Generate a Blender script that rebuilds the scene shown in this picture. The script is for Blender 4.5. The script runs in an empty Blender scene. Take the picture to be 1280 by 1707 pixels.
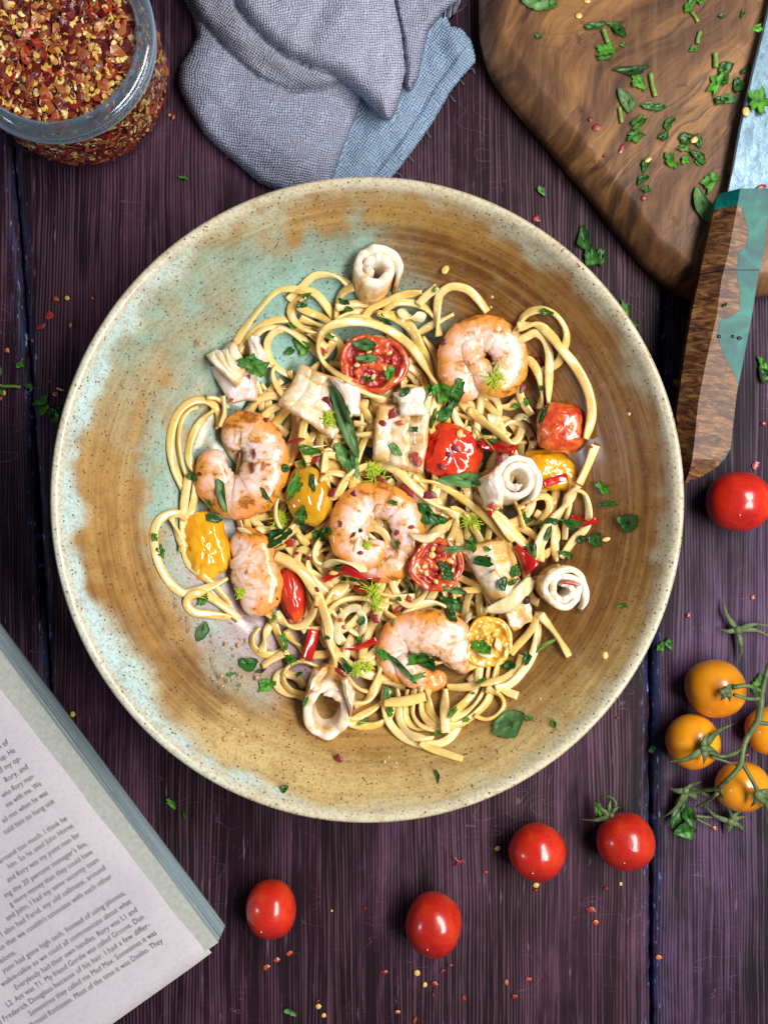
import bpy, math, random
import numpy as np
from mathutils import Vector, noise as mnoise
random.seed(7); rng = np.random.default_rng(7)
PI = math.pi
scene = bpy.context.scene
C = scene.collection

# ------------------------------------------------------------------ camera, light, exposure
S = 0.00025            # metres per photograph pixel on the table top
D = 0.44               # camera height above the table top
cam_d = bpy.data.cameras.new('camera'); cam = bpy.data.objects.new('camera', cam_d); C.objects.link(cam)
cam.location = (0, 0, D); cam.rotation_euler = (0, 0, 0)
cam_d.sensor_fit = 'VERTICAL'; cam_d.sensor_height = 24; cam_d.lens = 12 / ((1707 / 2 * S) / D)
cam_d.clip_start = 0.01; cam_d.clip_end = 20
scene.camera = cam
world = bpy.data.worlds.new('World'); scene.world = world; world.use_nodes = True
bg = world.node_tree.nodes['Background']; bg.inputs[0].default_value = (0.66, 0.72, 0.86, 1); bg.inputs[1].default_value = 0.13

def area(name, loc, target, sx, sy, power, col):
    l = bpy.data.lights.new(name, 'AREA'); l.shape = 'RECTANGLE'; l.size = sx; l.size_y = sy; l.energy = power; l.color = col
    o = bpy.data.objects.new(name, l); C.objects.link(o); o.location = loc
    o.rotation_euler = (Vector(target) - Vector(loc)).to_track_quat('-Z', 'Y').to_euler(); return o
area('window_light', (0.36, 0.02, 0.60), (0.0, 0.0, 0), 0.70, 0.20, 9.0, (1.0, 0.965, 0.91))
area('far_lamp', (-0.80, -0.18, 0.42), (0, 0, 0), 0.12, 0.12, 0.9, (0.80, 0.88, 1.0))
vs = scene.view_settings; scene.display_settings.display_device = 'sRGB'
vs.view_transform = 'Standard'; vs.look = 'None'; vs.gamma = 1; vs.exposure = 0.0
scene.cycles.use_denoising = True
scene.cycles.max_bounces = 10; scene.cycles.transmission_bounces = 8; scene.cycles.caustics_reflective = False; scene.cycles.caustics_refractive = False

# ------------------------------------------------------------------ helpers
def P(px, py, z=0.0):
    """the point of the place at height z that the photograph shows at pixel (px, py)"""
    k = S * (D - z) / D
    return np.array([(px - 640) * k, -(py - 853.5) * k, z])
def PP(pts, z=0.0):
    pts = np.asarray(pts, float); k = S * (D - np.asarray(z)) / D
    return np.stack([(pts[:, 0] - 640) * k, -(pts[:, 1] - 853.5) * k], 1)

def mk(name, verts, faces, mat, parent=None, smooth=True, col=None, attrs=None, mats=None, mi=None, origin=None):
    verts = np.asarray(verts, float)
    if parent is not None: org = np.array(parent['_o'])
    elif origin is not None: org = np.array(origin, float)
    else: org = np.array([(verts[:, 0].min() + verts[:, 0].max()) / 2, (verts[:, 1].min() + verts[:, 1].max()) / 2, verts[:, 2].min()])
    me = bpy.data.meshes.new(name)
    me.from_pydata((verts - org).tolist(), [], faces if isinstance(faces, list) else faces.tolist())
    me.materials.append(mat)
    for m in (mats or []): me.materials.append(m)
    if mi is not None: me.polygons.foreach_set('material_index', mi)
    if smooth: me.polygons.foreach_set('use_smooth', [True] * len(me.polygons))
    if col is not None:
        a = me.color_attributes.new('Col', 'FLOAT_COLOR', 'POINT')
        c = np.ones((len(verts), 4)); col = np.asarray(col); c[:, :col.shape[1]] = col
        a.data.foreach_set('color', c.ravel())
    for k, v in (attrs or {}).items():
        v = np.asarray(v, float)
        a = me.attributes.new(k, 'FLOAT_VECTOR', 'POINT'); vv = np.zeros((len(verts), 3)); vv[:, :v.shape[1]] = v
        a.data.foreach_set('vector', vv.ravel())
    me.update()
    o = bpy.data.objects.new(name, me); C.objects.link(o)
    o['_o'] = [float(q) for q in org]
    if parent is None: o.location = org
    else: o.parent = parent
    return o
def tag(o, label=None, cat=None, group=None, kind=None):
    for k, v in (('label', label), ('category', cat), ('group', group), ('kind', kind)):
        if v: o[k] = v
    return o
def empty(name, loc):
    o = bpy.data.objects.new(name, None); C.objects.link(o); o.location = loc; o['_o'] = [float(q) for q in loc]; o.empty_display_size = 0.005
    return o

class N:
    """small wrapper round a node tree"""
    def __init__(s, name):
        s.m = bpy.data.materials.new(name); s.m.use_nodes = True; s.t = s.m.node_tree; s.b = s.t.nodes['Principled BSDF']
    def n(s, typ, **kw):
        x = s.t.nodes.new(typ)
        for k, v in kw.items():
            if k.startswith('i_'):
                key = k[2:]; x.inputs[int(key) if key.isdigit() else key.replace('_', ' ')].default_value = v
            else: setattr(x, k, v)
        return x
    def l(s, a, b): s.t.links.new(a, b)
    def coord(s, scale=(1, 1, 1), rot=(0, 0, 0), kind='Object'):
        tc = s.n('ShaderNodeTexCoord'); mp = s.n('ShaderNodeMapping'); mp.inputs['Scale'].default_value = scale; mp.inputs['Rotation'].default_value = rot
        s.l(tc.outputs[kind], mp.inputs['Vector']); return mp.outputs['Vector']
    def noise(s, vec, scale, detail=4, rough=0.55, dist=0.0):
        x = s.n('ShaderNodeTexNoise'); x.inputs['Scale'].default_value = scale; x.inputs['Detail'].default_value = detail
        x.inputs['Roughness'].default_value = rough; x.inputs['Distortion'].default_value = dist
        if vec is not None: s.l(vec, x.inputs['Vector'])
        return x.outputs['Fac']
    def voro(s, vec, scale, feature='F1', out='Distance', rnd=1.0):
        x = s.n('ShaderNodeTexVoronoi', feature=feature); x.inputs['Scale'].default_value = scale; x.inputs['Randomness'].default_value = rnd
        if vec is not None: s.l(vec, x.inputs['Vector'])
        return x.outputs[out]
    def ramp(s, fac, stops, interp='LINEAR'):
        x = s.n('ShaderNodeValToRGB'); cr = x.color_ramp; cr.interpolation = interp
        while len(cr.elements) < len(stops): cr.elements.new(0.5)
        for e, (p, c) in zip(cr.elements, stops):
            e.position = p; e.color = (*c, 1) if isinstance(c, tuple) else (c, c, c, 1)
        s.l(fac, x.inputs['Fac']); return x.outputs['Color']
    def mix(s, fac, a, b, mode='MIX'):
        x = s.n('ShaderNodeMix', data_type='RGBA', blend_type=mode)
        for v, i in ((fac, 0), (a, 6), (b, 7)):
            if hasattr(v, 'is_output'): s.l(v, x.inputs[i])
            else: x.inputs[i].default_value = (*v, 1) if isinstance(v, tuple) else v
        return x.outputs[2]
    def math(s, op, a, b=0.0, c=None):
        x = s.n('ShaderNodeMath', operation=op)
        for v, i in ((a, 0), (b, 1), (c, 2)):
            if v is None: continue
            if hasattr(v, 'is_output'): s.l(v, x.inputs[i])
            else: x.inputs[i].default_value = v
        return x.outputs[0]
    def attr(s, name, out='Color'):
        x = s.n('ShaderNodeAttribute', attribute_name=name); return x.outputs[out]
    def sep(s, v):
        x = s.n('ShaderNodeSeparateXYZ'); s.l(v, x.inputs[0]); return x.outputs
    def bump(s, h, strength=0.3, dist=0.0005, prev=None):
        x = s.n('ShaderNodeBump'); x.inputs['Strength'].default_value = strength; x.inputs['Distance'].default_value = dist
        s.l(h, x.inputs['Height'])
        if prev is not None: s.l(prev, x.inputs['Normal'])
        return x.outputs['Normal']
    def done(s, col=None, rough=0.5, normal=None, sss=0, sssr=(1, .4, .2), sssscale=0.002, coat=0, spec=None, trans=0, ior=None, metal=0, coatrough=0.1):
        b = s.b.inputs
        if col is not None:
            if hasattr(col, 'is_output'): s.l(col, b['Base Color'])
            else: b['Base Color'].default_value = (*col, 1)
        if hasattr(rough, 'is_output'): s.l(rough, b['Roughness'])
        else: b['Roughness'].default_value = rough
        if normal is not None: s.l(normal, b['Normal'])
        if sss: b['Subsurface Weight'].default_value = sss; b['Subsurface Radius'].default_value = sssr; b['Subsurface Scale'].default_value = sssscale
        
        if hasattr(coat, 'is_output'): s.l(coat, b['Coat Weight'])
        else: b['Coat Weight'].default_value = coat
        b['Coat Roughness'].default_value = coatrough
        b['Transmission Weight'].default_value = trans; b['Metallic'].default_value = metal
        if ior: b['IOR'].default_value = ior
        if spec is not None: b['Specular IOR Level'].default_value = spec
        return s.m

def catmull(pts, step, closed=False):
    pts = np.asarray(pts, float)
    if len(pts) == 2: pts = np.array([pts[0], (pts[0] + pts[1]) / 2, pts[1]])
    if closed: q = np.vstack([pts[-1], pts, pts[0], pts[1]])
    else: q = np.vstack([2 * pts[0] - pts[1], pts, 2 * pts[-1] - pts[-2]])
    out = []
    for i in range(1, len(q) - 2):
        p0, p1, p2, p3 = q[i - 1], q[i], q[i + 1], q[i + 2]
        n = max(2, int(np.linalg.norm((p2 - p1)[:2]) / step)); t = np.linspace(0, 1, n, endpoint=False)[:, None]
        out.append(0.5 * ((2 * p1) + (-p0 + p2) * t + (2 * p0 - 5 * p1 + 4 * p2 - p3) * t ** 2 + (-p0 + 3 * p1 - 3 * p2 + p3) * t ** 3))
    if not closed: out.append(q[-2][None])
    return np.vstack(out)

def sweep(pts, hw, ht, nseg=10, cap=True, boxy=1.0, twist=None):
    pts = np.asarray(pts, float); n = len(pts); hw = np.broadcast_to(hw, n); ht = np.broadcast_to(ht, n)
    T = np.gradient(pts, axis=0); T /= np.linalg.norm(T, axis=1)[:, None] + 1e-12
    side = np.cross([0, 0, 1.0], T); ln = np.linalg.norm(side, axis=1)
    for i in range(n):
        if ln[i] < 0.15: side[i] = side[i - 1] if i else np.array([1.0, 0, 0])
    side /= np.linalg.norm(side, axis=1)[:, None]; up = np.cross(T, side)
    a = np.arange(nseg) / nseg * 2 * PI
    ca, sa = np.cos(a), np.sin(a)
    if boxy != 1.0: ca = np.sign(ca) * np.abs(ca) ** boxy; sa = np.sign(sa) * np.abs(sa) ** boxy
    if twist is not None:
        ct, st = np.cos(twist)[:, None], np.sin(twist)[:, None]
        side, up = side * ct + up * st, up * ct - side * st
    v = pts[:, None] + side[:, None] * (ca[None, :, None] * hw[:, None, None]) + up[:, None] * (sa[None, :, None] * ht[:, None, None])
    v = v.reshape(-1, 3); f = []
    for i in range(n - 1):
        for j in range(nseg):
            k = (j + 1) % nseg; f.append((i * nseg + j, i * nseg + k, (i + 1) * nseg + k, (i + 1) * nseg + j))
    if cap: f.append(tuple(range(nseg - 1, -1, -1))); f.append(tuple((n - 1) * nseg + j for j in range(nseg)))
    at = np.stack([np.repeat(np.linspace(0, 1, n), nseg), np.tile(ca, n), np.tile(sa, n)], 1)
    return v, f, at

def lathe(prof, nseg=96, cx=0, cy=0, ysc=1.0, wob=None):
    prof = np.asarray(prof, float); n = len(prof); a = np.arange(nseg) / nseg * 2 * PI
    r = prof[:, 0][:, None] * np.ones(nseg)[None]
    if wob is not None: r = r * wob(a)[None]
    v = np.stack([cx + r * np.cos(a)[None], cy + r * np.sin(a)[None] * ysc, np.repeat(prof[:, 1][:, None], nseg, 1)], 2).reshape(-1, 3)
    f = []
    for i in range(n - 1):
        for j in range(nseg):
            k = (j + 1) % nseg; f.append((i * nseg + j, i * nseg + k, (i + 1) * nseg + k, (i + 1) * nseg + j))
    return v, f

def fb(x, y, sc, seed=0, oct=3):
    """vectorised-ish fractal noise for small arrays (about -1..1)"""
    x = np.asarray(x); y = np.asarray(y)
    return np.array([mnoise.fractal(Vector((a * sc + seed * 7.3, b * sc - seed * 3.1, seed * 1.7)), 1.0, 2.0, oct) for a, b in zip(x.ravel(), y.ravel())]).reshape(x.shape)
def inpoly(px, py, poly):
    px = np.asarray(px, float); py = np.asarray(py, float); r = np.zeros(px.shape, bool); n = len(poly)
    for i in range(n):
        x1, y1 = poly[i]; x2, y2 = poly[(i + 1) % n]
        if y1 == y2: continue
        c = ((y1 > py) != (y2 > py)) & (px < (x2 - x1) * (py - y1) / (y2 - y1) + x1); r ^= c
    return r
def dpoly(px, py, poly, closed=True):
    d = np.full(np.shape(px), 1e9); n = len(poly)
    for i in range(n if closed else n - 1):
        a = np.array(poly[i], float); b = np.array(poly[(i + 1) % n], float); ab = b - a
        t = np.clip(((px - a[0]) * ab[0] + (py - a[1]) * ab[1]) / (ab @ ab + 1e-9), 0, 1)
        d = np.minimum(d, np.hypot(px - a[0] - t * ab[0], py - a[1] - t * ab[1]))
    return d

# ------------------------------------------------------------------ labels that single out
CLOCK = ['twelve', 'one', 'two', 'three', 'four', 'five', 'six', 'seven', 'eight', 'nine', 'ten', 'eleven']
LM = {}      # landmark name -> (px, py, radius)
USED = {}
def where(desc, px, py, maxlm=3):
    """DESC + its place beside the nearest landmark, made unique"""
    cand = sorted(LM.items(), key=lambda k: math.hypot(k[1][0] - px, k[1][1] - py) - k[1][2] * 0.5)[:maxlm + 5]
    opts = []
    for nm, (x, y, r) in cand:
        d = math.hypot(px - x, py - y); ck = CLOCK[int(round((math.degrees(math.atan2(px - x, -(py - y))) % 360) / 30)) % 12]
        if d < r * 0.3: opts.append(f'{desc} on the middle of {nm}')
        elif d < r * 0.95: opts.append(f"{desc} on the {ck} o'clock part of {nm}")
        else:
            nx = 'close to' if d < r + 22 else 'at'
            if nx == 'close to': opts.append(f"{desc} touching {nm} at {ck} o'clock" if d < r + 10 else f"{desc} close to {nm} at {ck} o'clock")
            else: fg = ['a finger', 'two fingers', 'three fingers', 'a palm', 'a hand', 'far'][min(5, int((d - r - 22) / 45))]; opts.append(f"{desc} {fg} from {nm} at {ck} o'clock")
    for o in opts:
        if o.lower() not in USED and len(o.replace("o'clock", 'oclock').split()) <= 15:
            USED[o.lower()] = 1; return o
    for o in opts:
        for e in ('the tiniest ', 'another ', 'one more '):
            q = e + o
            if q.lower() not in USED and len(q.split()) <= 15: USED[q.lower()] = 1; return q
    return opts[0]

# ------------------------------------------------------------------ materials
def wood_table():
    s = N('dark_plum_stained_wood')
    v = s.coord((1, 1, 1)); o = s.sep(v)
    wob = s.noise(s.coord((18, 5, 1)), 1.0, 3)
    x2 = s.math('ADD', o[0], s.math('MULTIPLY', wob, 0.009))
    cv = s.n('ShaderNodeCombineXYZ'); s.l(s.math('MULTIPLY', x2, 1.0), cv.inputs[0]); s.l(s.math('MULTIPLY', o[1], 0.02), cv.inputs[1])
    fine = s.noise(cv.outputs[0], 620, 3, 0.6)
    cv3 = s.n('ShaderNodeCombineXYZ'); s.l(x2, cv3.inputs[0]); s.l(s.math('MULTIPLY', o[1], 0.06), cv3.inputs[1])
    fleck = s.noise(cv3.outputs[0], 900, 2, 0.6)
    wv = s.n('ShaderNodeTexWave', wave_type='BANDS', bands_direction='X'); wv.inputs['Scale'].default_value = 235; wv.inputs['Distortion'].default_value = 9.0
    wv.inputs['Detail'].default_value = 3; wv.inputs['Detail Scale'].default_value = 0.35
    cw = s.n('ShaderNodeCombineXYZ'); s.l(x2, cw.inputs[0]); s.l(s.math('MULTIPLY', o[1], 0.03), cw.inputs[1]); s.l(cw.outputs[0], wv.inputs['Vector'])
    soft = s.ramp(s.noise(s.coord((45, 6, 1)), 1.0, 3), [(0.35, 0.06), (0.65, 0.42)])
    ridge = s.math('ADD', s.math('MULTIPLY', wv.outputs['Fac'], soft), s.math('MULTIPLY', s.math('ADD', s.math('MULTIPLY', fine, 1.5), s.math('MULTIPLY', fleck, 0.35)), 0.75))
    big = s.noise(s.coord((9, 3.2, 1)), 2.2, 5, 0.6, 0.6)
    blotch = s.noise(s.coord((20, 10, 1)), 2.0, 6, 0.65)
    base = s.ramp(big, [(0.34, (0.009, 0.002, 0.004)), (0.50, (0.026, 0.007, 0.014)), (0.66, (0.070, 0.026, 0.047))])
    base = s.mix(s.ramp(blotch, [(0.36, 1.0), (0.56, 0.0)]), base, (0.007, 0.003, 0.005))
    lit = s.mix(s.ramp(ridge, [(0.80, 0.0), (1.25, 1.0)]), base, s.mix(0.25, base, (0.25, 0.13, 0.19)))
    lit = s.mix(s.ramp(ridge, [(0.58, 1.0), (0.86, 0.0)]), lit, s.mix(0.75, base, (0.008, 0.003, 0.008)))
    # worn pale patches, knots and stains
    wp = s.math('MULTIPLY', s.ramp(s.noise(s.coord((16, 5, 1)), 1.3, 6, 0.7, 0.4), [(0.54, 0.0), (0.70, 0.6)]), s.ramp(ridge, [(0.6, 0.2), (1.0, 1.0)]))
    lit = s.mix(wp, lit, (0.170, 0.070, 0.145))
    kv = s.voro(s.coord((11, 4.0, 1)), 1.0); lit = s.mix(s.ramp(kv, [(0.03, 0.85), (0.13, 0.0)]), lit, (0.006, 0.003, 0.006))
    sc_ = s.math('ABSOLUTE', s.math('SUBTRACT', s.noise(s.coord((24, 55, 1), (0, 0, 0.5)), 1.2, 2, 0.4, 1.5), 0.5)); scm = s.math('MULTIPLY', s.ramp(sc_, [(0.0, 0.55), (0.004, 0.0)]), s.ramp(blotch, [(0.5, 0.0), (0.6, 1.0)]))
    lit = s.mix(scm, lit, (0.20, 0.13, 0.20))
    # worn paint flecks
    fl = s.math('MULTIPLY', s.ramp(fleck, [(0.66, 0.0), (0.76, 1.0)]), s.ramp(s.noise(s.coord((30, 20, 1)), 2.0, 4), [(0.50, 0.0), (0.68, 0.8)]))
    lit = s.mix(fl, lit, (0.34, 0.25, 0.36))
    # blue worn arrises along the plank's two edges (Col.r = nearness to an edge)
    e = s.attr('Col'); es = s.n('ShaderNodeSeparateColor'); s.l(e, es.inputs[0])
    wear = s.math('MULTIPLY', es.outputs[0], s.ramp(s.noise(s.coord((260, 60, 1)), 1.0, 5, 0.7), [(0.42, 0.0), (0.60, 1.0)]))
    lit = s.mix(wear, lit, (0.020, 0.030, 0.085))
    wear2 = s.math('MULTIPLY', es.outputs[0], s.ramp(s.noise(s.coord((700, 130, 1)), 1.0, 4, 0.7), [(0.60, 0.0), (0.66, 1.0)]))
    lit = s.mix(wear2, lit, (0.30, 0.40, 0.72))
    lit = s.mix(es.outputs[1], lit, s.mix(1.0, lit, (0.74, 0.92, 1.16), 'MULTIPLY'))
    h = s.math('ADD', s.math('MULTIPLY', ridge, 1.0), s.math('MULTIPLY', blotch, 0.5))
    return s.done(lit, s.ramp(ridge, [(0.4, 0.66), (1.0, 0.46)]), s.bump(h, 0.6, 0.0004), spec=0.14)

def olive_board():
    s = N('olive_wood'); v = s.coord((1, 1, 1), (0, 0, math.radians(-52)))
    warp = s.n('ShaderNodeTexNoise'); warp.inputs['Scale'].default_value = 14; warp.inputs['Detail'].default_value = 3; s.l(v, warp.inputs['Vector'])
    vm = s.n('ShaderNodeVectorMath', operation='SCALE'); s.l(warp.outputs['Color'], vm.inputs[0]); vm.inputs['Scale'].default_value = 0.045
    va = s.n('ShaderNodeVectorMath', operation='ADD'); s.l(v, va.inputs[0]); s.l(vm.outputs[0], va.inputs[1])
    st = s.n('ShaderNodeMapping'); st.inputs['Scale'].default_value = (1, 4.5, 1); s.l(va.outputs[0], st.inputs['Vector'])
    n1 = s.noise(st.outputs[0], 15, 6, 0.62, 0.5)
    st2 = s.n('ShaderNodeMapping'); st2.inputs['Scale'].default_value = (1, 9, 1); s.l(va.outputs[0], st2.inputs['Vector'])
    n2 = s.noise(st2.outputs[0], 60, 6, 0.65)
    base = s.ramp(n1, [(0.30, (0.050, 0.020, 0.011)), (0.42, (0.115, 0.048, 0.019)), (0.52, (0.200, 0.092, 0.034)), (0.63, (0.34, 0.165, 0.056)), (0.78, (0.23, 0.112, 0.048))])
    veins = s.ramp(s.math('ABSOLUTE', s.math('SUBTRACT', s.noise(st.outputs[0], 8, 5, 0.5, 0.5), 0.5)), [(0.0, 0.9), (0.008, 0.6), (0.022, 0.0)])
    c = s.mix(s.math('MULTIPLY', veins, 0.85), base, (0.030, 0.014, 0.010))
    c = s.mix(s.ramp(n2, [(0.42, 0.5), (0.56, 0.0)]), c, s.mix(0.7, c, (0.05, 0.022, 0.012)))
    cross = s.noise(s.coord((260, 22, 1), (0, 0, math.radians(-52))), 1.0, 4, 0.6)
    c = s.mix(s.ramp(cross, [(0.46, 0.0), (0.70, 0.30)]), c, (0.34, 0.18, 0.08))
    dots = s.ramp(s.noise(s.coord(), 90, 4, 0.7), [(0.64, 0.0), (0.70, 0.7)])
    c = s.mix(dots, c, (0.045, 0.02, 0.014))
    ct = s.math('ABSOLUTE', s.math('SUBTRACT', s.noise(s.coord((5, 26, 1), (0, 0, 0.9)), 2.0, 2, 0.3, 0.3), 0.5)); c = s.mix(s.ramp(ct, [(0.0, 0.45), (0.006, 0.0)]), c, (0.10, 0.05, 0.03))
    return s.done(c, s.ramp(n2, [(0.3, 0.62), (0.7, 0.45)]), s.bump(s.math('ADD', n2, s.math('MULTIPLY', cross, 0.6)), 0.35, 0.0004), spec=0.4)

def s_coat(s): return s.ramp(s.noise(s.coord(), 32, 5, 0.6, 0.8), [(0.44, 0.14), (0.56, 0.62)])
def glaze():
    s = N('speckled_stoneware_glaze')
    c = s.attr('Col'); al = s.attr('Col', 'Alpha'); pol = s.attr('pol', 'Vector')
    st = s.noise(pol, 1.0, 5, 0.62)
    streak = s.ramp(st, [(0.38, 0.0), (0.50, 0.6), (0.60, 1.0)])
    # streaks show most where the glaze breaks brown (alpha)
    dark = s.mix(1.0, c, (0.58, 0.46, 0.36), 'MULTIPLY'); light = s.mix(0.22, c, (0.62, 0.38, 0.14))
    c1 = s.mix(s.math('MULTIPLY', s.math('SUBTRACT', 1.0, streak), al), c, dark)
    c1 = s.mix(s.math('MULTIPLY', s.math('MULTIPLY', s.ramp(st, [(0.5, 0.0), (0.68, 0.8)]), al), 0.9), c1, light)
    mott = s.noise(s.coord(), 900, 3, 0.6)
    mott2 = s.noise(s.coord(), 260, 4, 0.6)
    c1 = s.mix(s.ramp(mott, [(0.49, 0.0), (0.58, 0.42)]), c1, s.mix(0.6, s.mix(1.0, c1, (0.62, 0.50, 0.40), 'MULTIPLY'), (0.27, 0.16, 0.065)))
    c1 = s.mix(s.ramp(mott2, [(0.55, 0.0), (0.75, 0.30)]), c1, s.mix(0.5, c1, (0.42, 0.40, 0.26)))
    vd = s.voro(s.coord(), 560); vsel = s.noise(s.coord(), 330, 2)
    sp = s.math('MULTIPLY', s.ramp(vd, [(0.17, 1.0), (0.29, 0.0)]), s.ramp(vsel, [(0.46, 0.0), (0.56, 0.85)]))
    c1 = s.mix(sp, c1, (0.085, 0.036, 0.012)); bigm = s.noise(s.coord(), 95, 5, 0.7); c1 = s.mix(s.ramp(bigm, [(0.50, 0.0), (0.68, 0.5)]), c1, s.mix(1.0, c1, (0.62, 0.50, 0.42), 'MULTIPLY')); c1 = s.mix(s.ramp(bigm, [(0.30, 0.35), (0.44, 0.0)]), c1, s.mix(0.4, c1, (0.55, 0.46, 0.26)))
    vd2 = s.voro(s.coord(), 230); sp2 = s.ramp(vd2, [(0.06, 1.0), (0.09, 0.0)])
    c1 = s.mix(sp2, c1, (0.045, 0.022, 0.012))
    return s.done(c1, 0.34, s.bump(s.math('ADD', s.math('MULTIPLY', st, s.math('MULTIPLY', al, 0.5)), s.math('MULTIPLY', mott, 0.2)), 0.2, 0.0004), coat=s_coat(s), coatrough=0.15, spec=0.4)

def pasta(tint=1.0):
    s = N('linguine'); v = s.coord()
    n = s.noise(v, 160, 3); fine = s.noise(v, 1500, 3)
    c = s.ramp(n, [(0.3, (0.74, 0.47, 0.10)), (0.5, (0.82, 0.58, 0.17)), (0.7, (0.86, 0.68, 0.26))])
    c = s.mix(s.ramp(s.noise(v, 55, 3), [(0.55, 0.0), (0.74, 0.4)]), c, (0.82, 0.40, 0.06)); oil = s.ramp(s.noise(v, 420, 3), [(0.60, 0.0), (0.70, 0.6)]); c = s.mix(oil, c, (0.62, 0.27, 0.04))
    hs = s.n('ShaderNodeHueSaturation'); oi = s.n('ShaderNodeObjectInfo'); s.l(c, hs.inputs['Color'])
    s.l(s.math('ADD', s.math('MULTIPLY', oi.outputs['Random'], 0.2), 0.82), hs.inputs['Saturation'])
    s.l(s.math('ADD', s.math('MULTIPLY', oi.outputs['Random'], -0.14), 1.08), hs.inputs['Value'])
    return s.done(hs.outputs['Color'], 0.30, s.bump(s.math('ADD', n, s.math('MULTIPLY', fine, 0.12)), 0.40, 0.0010), sss=0.22, sssr=(1, .65, .3), sssscale=0.0014, coat=0.9, coatrough=0.09)

def simple(name, c1, c2, sc=200, rough=0.35, bump=0.2, sss=0.0, coat=0.0, c3=None, bsc=None, spec=None, **kw):
    s = N(name); v = s.coord(); n = s.noise(v, sc, 4)
    st = [(0.32, c1), (0.68, c2)] if c3 is None else [(0.3, c1), (0.52, c2), (0.72, c3)]
    c = s.ramp(n, st); nb = s.noise(v, bsc or sc * 3, 3)
    return s.done(c, rough, s.bump(nb, bump, 0.0006), sss=sss, coat=coat, spec=spec, **kw)

def prawn():
    s = N('seared_prawn'); v = s.coord(); a = s.attr('uv3', 'Vector'); o = s.sep(a)   # x along, y outerness, z up
    n = s.noise(v, 90, 3, 0.5, 0.3); n2 = s.noise(v, 230, 5, 0.6, 0.5); n3 = s.noise(v, 75, 3)
    c = s.ramp(n3, [(0.3, (0.80, 0.53, 0.42)), (0.5, (0.84, 0.66, 0.60)), (0.7, (0.76, 0.67, 0.76))])
    og = s.math('ADD', s.math('MULTIPLY', o[1], 0.30), s.math('SUBTRACT', s.math('ADD', s.math('MULTIPLY', n, 0.8), s.math('MULTIPLY', n2, 0.2)), 0.472))
    c = s.mix(s.ramp(og, [(-0.0, 0.0), (0.12, 0.5), (0.28, 0.95)]), c, (0.84, 0.29, 0.045))
    c = s.mix(s.ramp(s.math('ADD', n2, s.math('MULTIPLY', n, 0.5)), [(0.69, 0.0), (0.84, 0.8)]), c, (0.68, 0.30, 0.012))
    c = s.mix(s.ramp(s.math('ADD', n2, s.math('MULTIPLY', n3, 0.4)), [(0.77, 0.0), (0.86, 0.8)]), c, (0.26, 0.055, 0.008))
    seg = s.attr('Col'); ss = s.n('ShaderNodeSeparateColor'); s.l(seg, ss.inputs[0])
    c = s.mix(s.math('MULTIPLY', ss.outputs[0], 0.55), c, (0.70, 0.30, 0.10))
    bn = s.noise(s.coord((1, 1, 1), (0, 0, .7)), 900, 5, 0.65)
    return s.done(c, 0.26, s.bump(s.math('ADD', s.math('MULTIPLY', n2, 0.9), s.math('MULTIPLY', bn, 0.35)), 0.6, 0.0010), sss=0.5, sssr=(1, .5, .35), sssscale=0.0028, coat=0.7, coatrough=0.09)

def squid():
    s = N('seared_squid'); v = s.coord(); n = s.noise(v, 130, 5, 0.6, 0.5); n2 = s.noise(v, 60, 3); k = s.noise(v, 420, 4, 0.6)
    c = s.ramp(n2, [(0.3, (0.82, 0.72, 0.66)), (0.52, (0.88, 0.82, 0.70)), (0.7, (0.87, 0.83, 0.86))])
    a = s.attr('Col'); ss = s.n('ShaderNodeSeparateColor'); s.l(a, ss.inputs[0])       # r browning, g cream, b pink
    c = s.mix(s.math('MULTIPLY', ss.outputs[1], 0.75), c, (0.80, 0.66, 0.38))
    c = s.mix(s.math('MULTIPLY', ss.outputs[2], 0.70), c, (0.70, 0.50, 0.52))
    br = s.math('ADD', s.math('MULTIPLY', ss.outputs[0], 0.42), n)
    c = s.mix(s.ramp(br, [(0.56, 0.0), (0.74, 0.85)]), c, (0.70, 0.34, 0.04))
    c = s.mix(s.ramp(br, [(0.80, 0.0), (0.90, 0.85)]), c, (0.28, 0.08, 0.015))
    return s.done(c, 0.26, s.bump(s.math('ADD', n, s.math('MULTIPLY', k, 0.3)), 0.45, 0.0009), sss=0.35, sssr=(1, .7, .6), sssscale=0.002, coat=0.8, coatrough=0.10)

def leafmat(name, c1, c2, c3, rough=0.42):
    s = N(name); v = s.coord(); n = s.noise(v, 170, 4, 0.6); vv = s.noise(s.coord((900, 200, 200), (0, 0, 0.6)), 1.0, 3)
    c = s.ramp(n, [(0.3, c1), (0.5, c2), (0.72, c3)])
    c = s.mix(s.ramp(vv, [(0.5, 0.0), (0.62, 0.35)]), c, s.mix(0.6, c, c3))
    hs = s.n('ShaderNodeHueSaturation'); oi = s.n('ShaderNodeObjectInfo'); s.l(c, hs.inputs['Color'])
    s.l(s.math('ADD', s.math('MULTIPLY', oi.outputs['Random'], 0.8), 0.55), hs.inputs['Value'])
    return s.done(hs.outputs['Color'], rough, s.bump(s.math('ADD', n, s.math('MULTIPLY', vv, 0.4)), 0.5, 0.0008), sss=0.1, sssr=(.3, 1, .1), sssscale=0.0006, coat=0.08, spec=0.35)

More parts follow.
